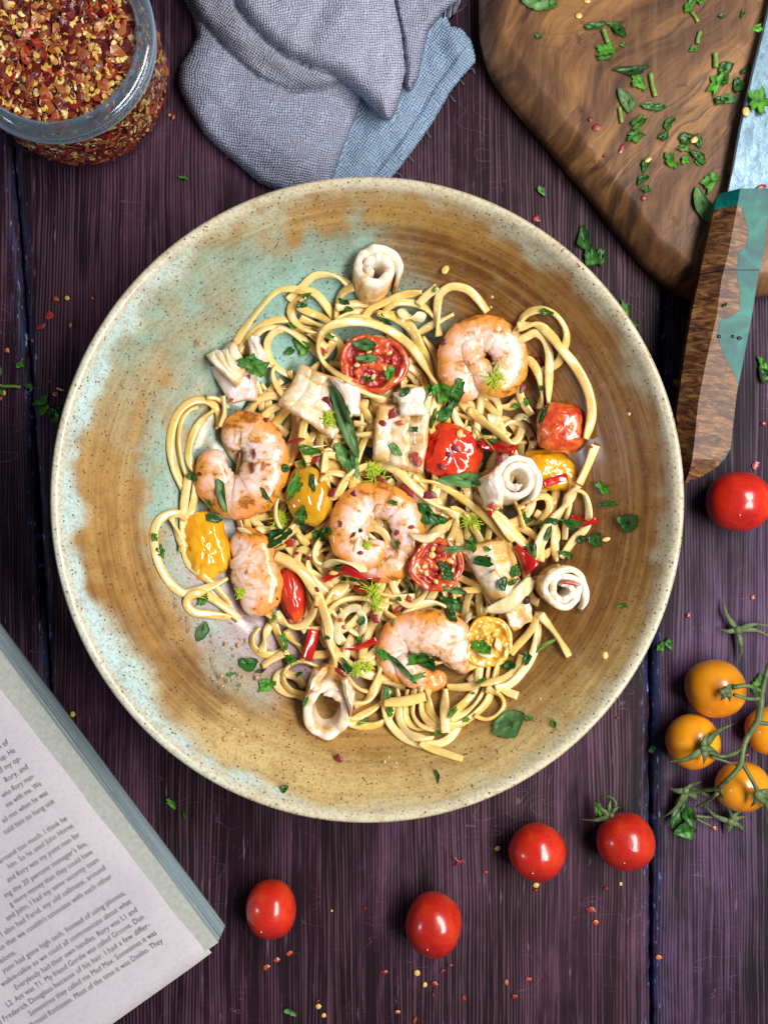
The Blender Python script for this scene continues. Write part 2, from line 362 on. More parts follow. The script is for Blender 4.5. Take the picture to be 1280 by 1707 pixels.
def fruit(name, c1, c2, c3, dots=(0.8, .35, .1), coat=0.45, rough=0.27):
    s = N(name); v = s.coord(); n = s.noise(v, 55, 3); d = s.voro(v, 900)
    c = s.ramp(n, [(0.3, c1), (0.5, c2), (0.7, c3)]); oi = s.n('ShaderNodeObjectInfo'); hs = s.n('ShaderNodeHueSaturation'); s.l(c, hs.inputs['Color']); s.l(s.math('ADD', s.math('MULTIPLY', oi.outputs['Random'], 0.4), 0.75), hs.inputs['Value']); c = hs.outputs['Color']
    c = s.mix(s.math('MULTIPLY', s.ramp(d, [(0.08, 1.0), (0.2, 0.0)]), 0.22), c, dots)
    st = s.noise(s.coord((60, 60, 400)), 1.0, 3); c = s.mix(s.math('MULTIPLY', s.ramp(st, [(0.5, 0.0), (0.8, 0.5)]), 0.35), c, c3)
    return s.done(c, rough, s.bump(s.noise(v, 350, 2), 0.05, 0.0004), sss=0.12, sssr=(1, .25, .1), sssscale=0.003, coat=coat, coatrough=0.12)

def flakes_mat():
    s = N('dried_chilli'); c = s.attr('Col')
    return s.done(c, 0.32, s.bump(s.noise(s.coord(), 1500, 3), 0.4, 0.0004), coat=0.25, coatrough=0.2, sss=0.08, sssscale=0.0006)
def linen():
    s = N('grey_linen_weave'); u = s.attr('wv', 'Vector')
    wn = s.n('ShaderNodeTexNoise'); wn.inputs['Scale'].default_value = 0.16; wn.inputs['Detail'].default_value = 4; s.l(u, wn.inputs['Vector'])
    vm = s.n('ShaderNodeVectorMath', operation='SCALE'); s.l(wn.outputs['Color'], vm.inputs[0]); vm.inputs['Scale'].default_value = 3.4
    va = s.n('ShaderNodeVectorMath', operation='ADD'); s.l(u, va.inputs[0]); s.l(vm.outputs[0], va.inputs[1]); o = s.sep(va.outputs[0])
    sx = s.math('SINE', s.math('MULTIPLY', o[0], PI)); sy = s.math('SINE', s.math('MULTIPLY', o[1], PI))
    ax = s.math('ABSOLUTE', sx); ay = s.math('ABSOLUTE', sy)
    par = s.math('MULTIPLY', s.math('SIGN', sx), s.math('SIGN', sy))
    over = s.math('GREATER_THAN', par, 0.0)
    h = s.math('ADD', s.math('MULTIPLY', over, s.math('MULTIPLY', ax, s.math('POWER', ay, 0.5))), s.math('MULTIPLY', s.math('SUBTRACT', 1.0, over), s.math('MULTIPLY', ay, s.math('POWER', ax, 0.5))))
    slub = s.noise(va.outputs[0], 0.9, 3); slubx = s.noise(s.coord(), 160, 4)
    hh = s.math('ADD', h, s.math('MULTIPLY', slub, 0.9))
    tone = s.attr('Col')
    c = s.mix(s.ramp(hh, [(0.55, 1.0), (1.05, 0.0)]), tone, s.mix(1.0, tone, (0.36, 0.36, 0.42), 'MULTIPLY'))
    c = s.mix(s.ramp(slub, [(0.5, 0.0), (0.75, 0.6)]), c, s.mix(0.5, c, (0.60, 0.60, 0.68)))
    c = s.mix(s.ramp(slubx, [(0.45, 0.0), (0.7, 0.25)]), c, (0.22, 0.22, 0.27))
    return s.done(c, 0.9, s.bump(hh, 0.75, 0.0007), spec=0.15)
def paper():
    s = N('soft_book_paper'); v = s.coord(); n = s.noise(v, 700, 4); b = s.noise(v, 25, 3)
    c = s.ramp(b, [(0.3, (0.53, 0.49, 0.54)), (0.7, (0.60, 0.56, 0.60))]); c = s.mix(s.ramp(n, [(0.45, 0.0), (0.7, 0.25)]), c, (0.36, 0.32, 0.37))
    return s.done(c, 0.85, s.bump(n, 0.25, 0.0003), spec=0.2)
def pages():
    s = N('page_edges'); n = s.noise(s.coord((25, 25, 2600)), 1.0, 4, 0.7); n2 = s.noise(s.coord(), 500, 4)
    c = s.ramp(n, [(0.35, (0.14, 0.21, 0.25)), (0.65, (0.42, 0.52, 0.56))]); c = s.mix(s.ramp(n2, [(0.5, 0.0), (0.7, 0.3)]), c, (0.36, 0.41, 0.40))
    return s.done(c, 0.8, s.bump(n, 0.5, 0.0004), spec=0.2)
def steel():
    s = N('hammered_steel'); v = s.coord(); n = s.noise(s.coord((1, .35, 1), (0, 0, .2)), 300, 6, 0.72, 0.3); n2 = s.noise(s.coord((1, .12, 1), (0, 0, -.22)), 1800, 4)
    c = s.ramp(n, [(0.32, (0.10, 0.17, 0.23)), (0.5, (0.20, 0.32, 0.41)), (0.7, (0.32, 0.43, 0.51))])
    return s.done(c, s.ramp(n2, [(0.3, 0.30), (0.7, 0.48)]), s.bump(s.math('ADD', n, s.math('MULTIPLY', n2, 0.4)), 0.6, 0.0007), metal=0.6)
def handle_mat():
    s = N('burl_and_resin'); v = s.coord()
    a = s.attr('Col'); ss = s.n('ShaderNodeSeparateColor'); s.l(a, ss.inputs[0])
    edge = s.math('ADD', ss.outputs[0], s.math('MULTIPLY', s.math('SUBTRACT', s.noise(v, 330, 4), 0.5), 0.35))
    msk = s.ramp(edge, [(0.47, 0.0), (0.53, 1.0)]); rim = s.ramp(s.math('ABSOLUTE', s.math('SUBTRACT', edge, 0.5)), [(0.0, 0.8), (0.10, 0.0)])
    vv = s.coord((1, 1, 1), (0, 0, math.radians(12))); st = s.n('ShaderNodeMapping'); st.inputs['Scale'].default_value = (1, 3.2, 1); s.l(vv, st.inputs['Vector'])
    w = s.noise(st.outputs[0], 120, 6, 0.68, 1.0); w2 = s.noise(s.coord((60, 900, 60), (0, 0, math.radians(12))), 1.0, 3)
    wood = s.ramp(w, [(0.34, (0.022, 0.008, 0.006)), (0.46, (0.09, 0.035, 0.015)), (0.58, (0.22, 0.10, 0.036)), (0.72, (0.36, 0.19, 0.08))])
    wood = s.mix(s.ramp(w2, [(0.5, 0.0), (0.66, 0.45)]), wood, (0.05, 0.02, 0.018))
    r = s.noise(v, 90, 4, 0.55, 0.8); resin = s.ramp(r, [(0.3, (0.0, 0.045, 0.065)), (0.5, (0.0, 0.095, 0.090)), (0.7, (0.006, 0.19, 0.14))])
    c = s.mix(msk, resin, wood); c = s.mix(rim, c, (0.03, 0.02, 0.03))
    return s.done(c, 0.42, s.bump(s.math('ADD', s.math('MULTIPLY', w2, msk), s.noise(v, 150, 3)), 0.2, 0.0005), coat=0.05, coatrough=0.2, spec=0.22)
def glass():
    s = N('clear_jar_glass'); s.done((0.97, 0.99, 1.0), 0.02, trans=1.0, ior=1.48); return s.m
def rim_glass():
    s = N('thick_rim_glass'); nt = s.t; nt.nodes.remove(s.b); out = nt.nodes['Material Output']
    lw = s.n('ShaderNodeLayerWeight'); lw.inputs['Blend'].default_value = 0.45; tr = s.n('ShaderNodeBsdfTransparent'); tr.inputs[0].default_value = (.86, .91, .95, 1)
    gl = s.n('ShaderNodeBsdfGlossy'); gl.inputs['Roughness'].default_value = 0.10; gl.inputs['Color'].default_value = (.9, .96, 1, 1); df = s.n('ShaderNodeBsdfTranslucent'); df.inputs[0].default_value = (.62, .82, .98, 1); d2 = s.n('ShaderNodeBsdfDiffuse'); d2.inputs[0].default_value = (.50, .68, .84, 1)
    a = s.n('ShaderNodeMixShader'); a.inputs[0].default_value = .5; s.l(d2.outputs[0], a.inputs[1]); s.l(gl.outputs[0], a.inputs[2])
    fac = s.ramp(lw.outputs['Facing'], [(0.05, 0.10), (0.35, 0.22), (0.60, 0.80), (0.80, 0.22)]); mx = s.n('ShaderNodeMixShader'); s.l(fac, mx.inputs[0]); s.l(tr.outputs[0], mx.inputs[1]); s.l(a.outputs[0], mx.inputs[2]); s.l(mx.outputs[0], out.inputs['Surface']); return s.m
def thin_glass():
    s = N('thin_jar_glass'); nt = s.t; nt.nodes.remove(s.b); out = nt.nodes['Material Output']
    lw = s.n('ShaderNodeLayerWeight'); lw.inputs['Blend'].default_value = 0.28; tr = s.n('ShaderNodeBsdfTransparent'); tr.inputs[0].default_value = (.90, .93, .95, 1)
    gl = s.n('ShaderNodeBsdfGlossy'); gl.inputs['Roughness'].default_value = 0.04; gl.inputs['Color'].default_value = (.9, .95, 1, 1)
    mx = s.n('ShaderNodeMixShader'); s.l(s.ramp(lw.outputs['Facing'], [(0.0, 0.04), (0.55, 0.08), (0.82, 0.35), (0.97, 0.95)]), mx.inputs[0]); s.l(tr.outputs[0], mx.inputs[1]); s.l(gl.outputs[0], mx.inputs[2]); s.l(mx.outputs[0], out.inputs['Surface']); return s.m

M = dict(
    table=wood_table(), board=olive_board(), glaze=glaze(), pasta=pasta(), prawn=prawn(), squid=squid(), linen=linen(), paper=paper(), pages=pages(),
    steel=steel(), handle=handle_mat(), glass=glass(), thin=thin_glass(), rimglass=rim_glass(), flakes=flakes_mat(),
    pars=leafmat('parsley_leaf', (0.020, 0.095, 0.008), (0.050, 0.200, 0.014), (0.13, 0.36, 0.03), 0.5),
    basil=leafmat('basil_leaf', (0.045, 0.120, 0.035), (0.085, 0.200, 0.055), (0.17, 0.31, 0.10), 0.5),
    dark=leafmat('wilted_leaf', (0.010, 0.050, 0.008), (0.022, 0.100, 0.014), (0.06, 0.19, 0.03), 0.36),
    fennel=simple('fennel_frond', (0.30, 0.48, 0.02), (0.56, 0.66, 0.04), 400, 0.4, 0.1, sss=0.1, sssscale=0.0005),
    stem=simple('herb_stem', (0.07, 0.17, 0.02), (0.22, 0.34, 0.06), 300, 0.35, 0.2),
    vine=simple('tomato_vine', (0.030, 0.060, 0.018), (0.080, 0.125, 0.040), 260, 0.55, 0.4, c3=(0.14, 0.17, 0.07)),
    red=fruit('red_tomato_skin', (0.34, 0.008, 0.006), (0.52, 0.018, 0.008), (0.66, 0.07, 0.012)),
    orange=fruit('orange_tomato_skin', (0.72, 0.22, 0.006), (0.82, 0.31, 0.008), (0.86, 0.40, 0.02), (0.9, .55, .1)),
    cookred=fruit('cooked_red_skin', (0.42, 0.010, 0.006), (0.58, 0.030, 0.010), (0.72, 0.12, 0.02), coat=0.9, rough=0.14),
    cookyel=fruit('cooked_yellow_skin', (0.66, 0.24, 0.004), (0.76, 0.36, 0.008), (0.84, 0.48, 0.03), (0.9, .6, .1), coat=0.9, rough=0.14),
    chilli=simple('fresh_chilli_skin', (0.36, 0.004, 0.006), (0.58, 0.012, 0.010), 150, 0.16, 0.1, sss=0.1, coat=0.8, sssscale=0.001),
    redflesh=simple('tomato_flesh', (0.42, 0.02, 0.01), (0.62, 0.09, 0.02), 260, 0.16, 0.55, sss=0.3, coat=0.8, c3=(0.74, 0.28, 0.05), sssscale=0.002),
    yelflesh=simple('yellow_tomato_flesh', (0.66, 0.30, 0.02), (0.74, 0.42, 0.05), 260, 0.16, 0.5, sss=0.3, coat=0.8, c3=(0.82, 0.60, 0.16), sssscale=0.002),
    pulp=simple('tomato_pulp', (0.28, 0.008, 0.006), (0.46, 0.03, 0.012), 500, 0.10, 0.7, sss=0.3, coat=1.0, sssscale=0.002),
    seed=simple('chilli_seed', (0.62, 0.34, 0.06), (0.80, 0.58, 0.20), 300, 0.3, 0.1, sss=0.2, coat=0.3, sssscale=0.001),
    onion=simple('cooked_onion', (0.62, 0.50, 0.22), (0.76, 0.68, 0.40), 260, 0.18, 0.3, sss=0.6, coat=0.6, c3=(0.72, 0.60, 0.40), sssscale=0.003, sssr=(1, .8, .5)),
    ink=simple('printing_ink', (0.006, 0.005, 0.010), (0.012, 0.010, 0.02), 900, 0.8, 0.0),
    droplet=simple('oil_droplet', (0.42, 0.22, 0.08), (0.52, 0.30, 0.12), 500, 0.08, 0.0, coat=0.8),
    pepper=simple('peppercorn', (0.010, 0.004, 0.004), (0.06, 0.014, 0.010), 900, 0.4, 0.6),
    cover=simple('card_cover', (0.05, 0.05, 0.06), (0.08, 0.08, 0.09), 200, 0.5, 0.1),
)

# ------------------------------------------------------------------ the table
table = empty('table_top', (0, 0, -0.03)); tag(table, kind='structure')
seamL = [(-30, -700), (20, 240), (55, 700), (80, 1120), (95, 1500), (110, 2400)]
seamR = [(1150, -700), (1118, 240), (1098, 700), (1084, 1100), (1087, 1707), (1090, 2400)]
def plank(x0f, x1f, blue, seed):
    ys = np.linspace(-700, 2400, 240); us = np.concatenate([[0, .0015, .004, .008, .014, .022, .034, .05, .07], np.linspace(.1, .9, 14), 1 - np.array([.07, .05, .034, .022, .014, .008, .004, .0015, 0])])
    V = []; Cc = []
    jl = fb(ys, ys * 0, 0.045, seed) * 2.4 + fb(ys, ys * 0, 0.25, seed + 5) * 1.1; jr = fb(ys, ys * 0, 0.045, seed + 3) * 2.4 + fb(ys, ys * 0, 0.25, seed + 8) * 1.1
    for i, y in enumerate(ys):
        a = x0f(y) + 2.8 + jl[i]; b = x1f(y) - 2.8 + jr[i]
        for u in us:
            x = a + (b - a) * u; e = min(x - a, b - x)
            z = -0.0022 * (1 - min(1, e / 9.0)) ** 2
            p = P(x, y, 0); V.append((p[0], p[1], z)); Cc.append((max(0, 1 - e / 17.0), blue))
    m = len(us); F = [(i * m + j, (i + 1) * m + j, (i + 1) * m + j + 1, i * m + j + 1) for i in range(len(ys) - 1) for j in range(m - 1)]
    V = np.array(V); n0 = len(V); bot = V.copy(); bot[:, 2] = -0.028
    V2 = np.vstack([V, bot[::1]]); F2 = F[:]
    for i in range(len(ys) - 1):
        for j in (0, m - 1):
            q = (i * m + j, (i + 1) * m + j, n0 + (i + 1) * m + j, n0 + i * m + j); F2.append(q if j else q[::-1])
    return mk('plank', V2, F2, M['table'], table, col=np.vstack([Cc, Cc]))
fl = lambda q: (lambda y: float(np.interp(y, [p[1] for p in q], [p[0] for p in q])))
plank(lambda y: fl(seamL)(y) - 1040, fl(seamL), 0.15, 1)
plank(fl(seamL), fl(seamR), 0.0, 2)
plank(fl(seamR), lambda y: fl(seamR)(y) + 1040, 0.85, 4)
v = [(-.6, -.6, -.029), (.6, -.6, -.029), (.6, .6, -.029), (-.6, .6, -.029), (-.6, -.6, -.03), (.6, -.6, -.03), (.6, .6, -.03), (-.6, .6, -.03)]
mk('underlay', v, [(0, 1, 2, 3), (7, 6, 5, 4), (0, 4, 5, 1), (1, 5, 6, 2), (2, 6, 7, 3), (3, 7, 4, 0)], M['cover'], table, smooth=False)

# ------------------------------------------------------------------ the bowl
BZ = 0.054; bc = P(612, 833, BZ); BR = 529 * S * (D - BZ) / D; BYS = 1.021
def bowl_z(t):
    t = np.asarray(t, float)
    return 0.006 + (BZ - 0.006) * np.clip((t - 0.30) / 0.67, 0, 1) ** 1.95
ts = np.concatenate([np.linspace(0.0, 0.96, 230), [0.970, 0.978, 0.985, 0.991, 0.996, 1.0, 1.001, 0.999, 0.993, 0.98], np.linspace(0.96, 0.36, 24), [0.355, 0.33, 0.30, 0.0]])
prof = []
for i, t in enumerate(ts):
    if i < 230: prof.append((t, float(bowl_z(t))))
rimp = [(0.968, BZ + .0000), (0.976, BZ + .0007), (0.984, BZ + .0011), (0.991, BZ + .0010), (0.997, BZ + .0002), (1.0, BZ - .0012), (0.998, BZ - .0028), (0.990, BZ - .0045)]
prof += rimp
for t in np.linspace(0.975, 0.40, 22): prof.append((t, max(0.0035, float(bowl_z(t - 0.015)) - 0.0055)))
prof += [(0.385, 0.003), (0.375, 0.0), (0.345, 0.0), (0.335, 0.003), (0.0, 0.003)]
prof = np.array(prof); pr = prof.copy(); pr[:, 0] *= BR; pr[0, 0] = 0.0002; pr[-1, 0] = 0.0002
NA = 420
bv, bf = lathe(pr, NA, bc[0], bc[1], BYS)
# handmade: slightly uneven throwing rings
tt = np.repeat(prof[:, 0], NA); aa = np.tile(np.arange(NA) / NA * 360, len(prof)); top = np.repeat(np.arange(len(prof)) < 238, NA)
bv[:, 2] += np.where(top & (tt > 0.35), 0.00009 * np.sin(tt * 92 + np.radians(aa) * 1.0) * np.clip((tt - 0.35) * 4, 0, 1) * np.clip((0.97 - tt) * 20, 0, 1), 0)
blobs = [  # glaze pigments, with window sheen and rim glow painted in: colour key, angle, t, sigma angle, sigma t, amount
    ('cy', 118, .66, 28, .15, 2.1), ('cy', 140, .88, 20, .05, 1.3), ('cy', 178, .66, 18, .08, 1.9), ('cy', 200, .70, 10, .04, 1.5), ('cy', 160, .74, 9, .06, 1.6), ('cy', 232, .74, 8, .04, 1.0), ('cy', 222, .67, 10, .05, 1.1), ('cy', 95, .58, 16, .13, 1.3), ('cy', 150, .52, 16, .12, 1.0), ('cy', 62, .50, 20, .10, .9), ('cy', 190, .55, 16, .06, .8), ('cy', 213, .60, 9, .06, 1.0), ('cy', 0, 0, 999, .36, 1.0), ('cy', 150, .84, 9, .03, 1.0), ('cy', 20, .48, 20, .06, .6), ('cy', 165, .62, 6, .06, .8),
    ('tn', 140, .80, 22, .09, 1.3), ('tn', 155, .72, 8, .16, 1.4), ('tn', 185, .64, 18, .05, 1.1), ('tn', 178, .83, 24, .10, 2.3), ('br', 203, .84, 20, .07, 1.6), ('tn', 208, .76, 16, .06, 1.6), ('br', 226, .83, 10, .045, 2.4), ('tn', 92, .93, 26, .05, 1.7), ('br', 75, .80, 14, .07, 1.2), ('br', 55, .82, 22, .12, 2.0),
    ('br', 25, .82, 24, .15, 3.2), ('br', 0, .81, 25, .15, 3.0), ('br', -28, .72, 20, .13, 2.6), ('br', -55, .68, 20, .08, 1.6), ('tn', -60, .76, 25, .10, 1.6), ('tn', -95, .70, 25, .08, 1.9), ('dk', 42, .84, 22, .035, 2.3), ('dk', 20, .74, 18, .04, 2.2), ('dk', -3, .86, 16, .025, 1.8), ('dk', 2, .66, 18, .05, 2.2), ('dk', -26, .62, 22, .06, 2.4), ('dk', -38, .76, 16, .02, 1.6), ('tn', 6, .80, 10, .03, 1.6), ('tn', 60, .90, 20, .03, 1.4), ('dk', 203, .80, 14, .012, 1.6), ('dk', 224, .80, 10, .015, 1.6), ('dk', -75, .62, 16, .03, 1.2), ('dk', -97, .70, 16, .02, 1.2), ('dk', -85, .75, 14, .012, 1.0),
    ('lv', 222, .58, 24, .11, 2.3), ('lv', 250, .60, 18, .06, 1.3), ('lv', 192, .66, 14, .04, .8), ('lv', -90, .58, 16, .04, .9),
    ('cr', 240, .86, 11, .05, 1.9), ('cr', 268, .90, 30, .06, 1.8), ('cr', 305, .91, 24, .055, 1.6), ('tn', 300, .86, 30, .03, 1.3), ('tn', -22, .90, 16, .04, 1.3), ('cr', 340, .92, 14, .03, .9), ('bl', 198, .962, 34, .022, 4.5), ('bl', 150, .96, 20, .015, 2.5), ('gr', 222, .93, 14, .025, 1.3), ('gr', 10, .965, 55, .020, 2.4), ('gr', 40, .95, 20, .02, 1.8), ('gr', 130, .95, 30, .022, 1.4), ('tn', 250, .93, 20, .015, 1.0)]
pig = dict(cy=(.25, .48, .44), tn=(.42, .245, .065), br=(.24, .105, .018), dk=(.10, .045, .016), lv=(.46, .36, .42), cr=(.62, .48, .21), gr=(.50, .58, .48), bl=(.50, .70, .72))  # lilac is window sheen, pale blue the left rim's glow, both painted in
stk = dict(cy=.05, tn=.55, br=.95, dk=1.0, lv=.35, cr=.35, gr=.05, bl=.0)
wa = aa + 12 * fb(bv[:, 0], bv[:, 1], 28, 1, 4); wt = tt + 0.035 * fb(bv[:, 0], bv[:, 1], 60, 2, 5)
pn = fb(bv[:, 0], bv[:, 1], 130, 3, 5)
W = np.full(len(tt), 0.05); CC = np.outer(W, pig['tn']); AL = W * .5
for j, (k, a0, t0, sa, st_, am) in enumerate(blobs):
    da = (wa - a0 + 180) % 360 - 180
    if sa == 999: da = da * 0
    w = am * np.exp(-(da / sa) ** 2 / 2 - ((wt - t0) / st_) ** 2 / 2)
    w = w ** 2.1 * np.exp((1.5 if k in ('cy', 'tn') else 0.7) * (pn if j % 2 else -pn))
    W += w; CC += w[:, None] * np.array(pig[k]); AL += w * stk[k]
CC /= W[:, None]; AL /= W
rimw = np.clip((tt - 0.955) / 0.012, 0, 1)[:, None] * top[:, None]; CC = CC * (1 - .8 * rimw) + .8 * rimw * np.array((.60, .56, .42)); AL = AL * (1 - rimw[:, 0])
redge = np.exp(-((tt - 0.998) / 0.004) ** 2) * (pn * .6 + .5); CC = CC * (1 - np.clip(redge, 0, 1)[:, None] * .6) + np.clip(redge, 0, 1)[:, None] * .6 * np.array((.34, .17, .07))
CC[~top] = (.36, .24, .12); AL[~top] = .4
pol = np.stack([np.cos(np.radians(aa)) * 1.6, np.sin(np.radians(aa)) * 1.6, tt * 85 + 0.8 * np.sin(np.radians(aa))], 1)
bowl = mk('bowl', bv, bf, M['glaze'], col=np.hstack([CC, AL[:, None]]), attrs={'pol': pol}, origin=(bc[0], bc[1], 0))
tag(bowl, 'wide shallow stoneware bowl with brown and turquoise speckled glaze holding the pasta', 'bowl')

# ------------------------------------------------------------------ height map: what already lies in the bowl
G = 0.0005; GN = 640; G0 = -0.16
gx = G0 + (np.arange(GN) + .5) * G; GX, GY = np.meshgrid(gx, gx, indexing='xy')
rt = np.hypot(GX - bc[0], (GY - bc[1]) / BYS) / BR
HM = np.where(rt < 0.975, bowl_z(rt), np.where(rt < 1.0, BZ + .001, 0.0))
BASE = HM.copy()
def gi(x): return np.clip(((np.asarray(x) - G0) / G).astype(int), 0, GN - 1)
def stamp_disc(x, y, z, r, t):
    n = int(r / G) + 1; ix, iy = gi(x), gi(y)
    x0, x1, y0, y1 = max(ix - n, 0), min(ix + n + 1, GN), max(iy - n, 0), min(iy + n + 1, GN)
    d2 = ((GX[y0:y1, x0:x1] - x) ** 2 + (GY[y0:y1, x0:x1] - y) ** 2) / r ** 2
    h = np.where(d2 < 1, z + t * np.sqrt(np.clip(1 - d2, 0, 1)), -1); HM[y0:y1, x0:x1] = np.maximum(HM[y0:y1, x0:x1], h)
def stamp_mesh(V, F=None):
    V = np.asarray(V)
    if F is not None and len(F):
        c = np.array([V[list(f)].mean(0) for f in F]); V = np.vstack([V, c])
    for dx in (-G, 0, G):
        for dy in (-G, 0, G): np.maximum.at(HM, (gi(V[:, 1] + dy), gi(V[:, 0] + dx)), V[:, 2] - 0.0002)
def smooth1(a, s):
    k = int(3 * s) + 1; w = np.exp(-(np.arange(-k, k + 1) / s) ** 2 / 2); w /= w.sum()
    return np.convolve(np.pad(a, k, mode='edge'), w, 'valid')
def blur(A, n):
    for ax in (0, 1):
        c = np.cumsum(np.insert(np.pad(A, [(n, n) if i == ax else (0, 0) for i in (0, 1)], mode='edge'), 0, 0, axis=ax), axis=ax)
        A = (np.take(c, range(2 * n + 1, c.shape[ax]), ax) - np.take(c, range(0, c.shape[ax] - 2 * n - 1), ax)) / (2 * n + 1)
    return A
def hmax(x, y, r=0.0):
    if r == 0: return float(HM[gi(y), gi(x)])
    a = np.arange(8) / 8 * 2 * PI; return float(max(HM[gi(y), gi(x)], HM[gi(y + r * np.sin(a)), gi(x + r * np.cos(a))].max()))
def limit(x, y):
    d = np.hypot(x - P(640, 850, .03)[0], (y - P(640, 850, .03)[1]) * 0.92)
    return BASE[gi(y), gi(x)] + 0.0042 + 0.019 * np.clip(1 - (d / 0.088) ** 2, 0, 1)

strand_n = 0
def strand(pts, w=14.5, th=0.48, desc=None, lab=None, mat='pasta', top=False, name='linguine_strand', cat='pasta strand', group='linguine strands heaped in the bowl', lift=0.0, amp=0.0, lim=True, taper=False, boxy=.8):
    global strand_n
    strand_n += 1
    q = catmull(pts, 3.5); zc = np.full(len(q), 0.018); half = w / 2 * S * 0.94; ht = half * th
    for it in range(2):
        xy = PP(q, zc); g = np.empty(len(q))
        for i, (x, y) in enumerate(xy): g[i] = HM[gi(y + half * .6 * np.array([0, 0, 0, 1, -1])), gi(x + half * .6 * np.array([0, 1, -1, 0, 0]))].max()
        z = g + ht * 0.85 + lift
        if lim: z = np.minimum(z, limit(xy[:, 0], xy[:, 1]) + (0.0045 if top else 0) + rng.uniform(0, .0012))
        zm = np.array([z[max(0, i - 2):i + 3].max() for i in range(len(z))]); zc = smooth1(zm, 3.5)
    zc = np.maximum(zc, BASE[gi(xy[:, 1]), gi(xy[:, 0])] + ht * .9)
    xy = PP(q, zc); p3 = np.column_stack([xy, zc])
    n = len(p3); tw = smooth1(rng.normal(0, 1.4, n), 10) * 2.4
    hw = np.full(n, half) * (1 + 0.05 * smooth1(rng.normal(0, 1, n), 4)); hv = np.full(n, ht)
    if taper: e = np.sqrt(np.clip(np.minimum(np.arange(n), np.arange(n)[::-1]) / 3.0, 0.05, 1)); hw = hw * e; hv = hv * e
    V, F, at = sweep(p3, hw, hv, 10, boxy=boxy, twist=tw)
    for x, y, z in p3[::1]: stamp_disc(x, y, z, half, ht)
    o = mk(name, V, F, M[mat]); m = np.asarray(pts, float)[len(pts) // 2]
    if lab is None:
        L = np.linalg.norm(np.diff(q, axis=0), axis=1).sum(); ch = np.linalg.norm(q[-1] - q[0])
        shape = 'looping' if ch < .55 * L else ('curving' if ch < .93 * L else 'straight'); size = 'long' if L > 190 else ('short' if L < 75 else 'mid length')
        lab = where(f'{desc or (size + " " + shape + " linguine strand")}', m[0], m[1])
    tag(o, lab, cat, group); return o

# landmarks in the bowl and on the table, by which small things are told apart
LM.update({
 'the topmost squid roll': (622, 460, 45), 'the folded squid piece': (392, 618, 50), 'the biggest scored squid square': (530, 668, 62), 'the seared squid square': (672, 718, 55), 'the topmost cut tomato': (622, 603, 52),
 'the upper prawn': (806, 592, 72), 'the glossy tomato quarter': (935, 712, 44), 'the wrinkled red tomato': (752, 750, 52), 'the spiral squid roll': (850, 810, 44), 'the flattened orange tomato': (917, 782, 45),
 'the charred left prawn': (398, 770, 75), 'the leaf-strewn orange tomato': (515, 825, 46), 'the outermost yellow tomato': (340, 910, 48), 'the middle prawn': (622, 880, 72), 'the round seedy tomato half': (729, 940, 47),
 'the large squid slab': (828, 945, 62), 'the squid rosette': (935, 980, 44), 'the upright pale prawn': (425, 970, 60), 'the long red tomato strip': (488, 990, 34), 'the lowest prawn': (715, 1078, 66), 'the yellow tomato half': (815, 1070, 42), 'the hollow squid ring': (547, 1165, 48)})
TLM = {'the spice jar': (110, 120, 170), 'the grey napkin': (520, 150, 200), 'the knife handle': (1205, 560, 60), 'the knife blade': (1262, 180, 60), 'the book': (150, 1450, 180), 'the board corner': (1120, 440, 40),
 'the board top edge': (930, 20, 30), 'the big board leaf': (1174, 328, 34), 'the frilly board leaf': (1151, 248, 30), 'the pale board knot': (1040, 180, 34), 'the board herb tuft': (1196, 133, 28),
 'the lone left tomato': (452, 1516, 48), 'the biggest red tomato': (728, 1541, 52), 'the stemless right tomato': (895, 1420, 51), 'the tomato with a calyx': (1042, 1402, 52), 'the uppermost red tomato': (1230, 835, 55), 'the orange vine tomatoes': (1200, 1230, 90), 'the bowl rim': (330, 380, 30), 'the bowl bottom rim': (612, 1370, 30)}

# ------------------------------------------------------------------ buried pasta
heap = [(420, 570), (480, 505), (560, 500), (700, 505), (790, 520), (850, 580), (890, 640), (940, 770), (930, 900), (900, 1010), (850, 1090), (800, 1150), (730, 1190), (650, 1180), (570, 1150), (490, 1090), (440, 1020), (370, 970), (335, 880), (350, 760), (400, 660)]
k = 0
while k < 50:
    cx, cy = rng.uniform(330, 930), rng.uniform(500, 1190)
    if not inpoly(cx, cy, heap): continue
    r1, r2 = rng.uniform(25, 110), rng.uniform(18, 60); a0, a1, rot = rng.uniform(0, 6.28), rng.uniform(1.5, 5.5), rng.uniform(0, 3.14)
    a = np.linspace(a0, a0 + a1, 9); x = r1 * np.cos(a); y = r2 * np.sin(a)
    q = np.stack([cx + x * math.cos(rot) - y * math.sin(rot), cy + x * math.sin(rot) + y * math.cos(rot)], 1)
    if not inpoly(q[:, 0], q[:, 1], heap).all(): continue
    strand(q, w=rng.uniform(14, 16.5), lab='linguine strand buried in the heap beneath the seafood'); k += 1

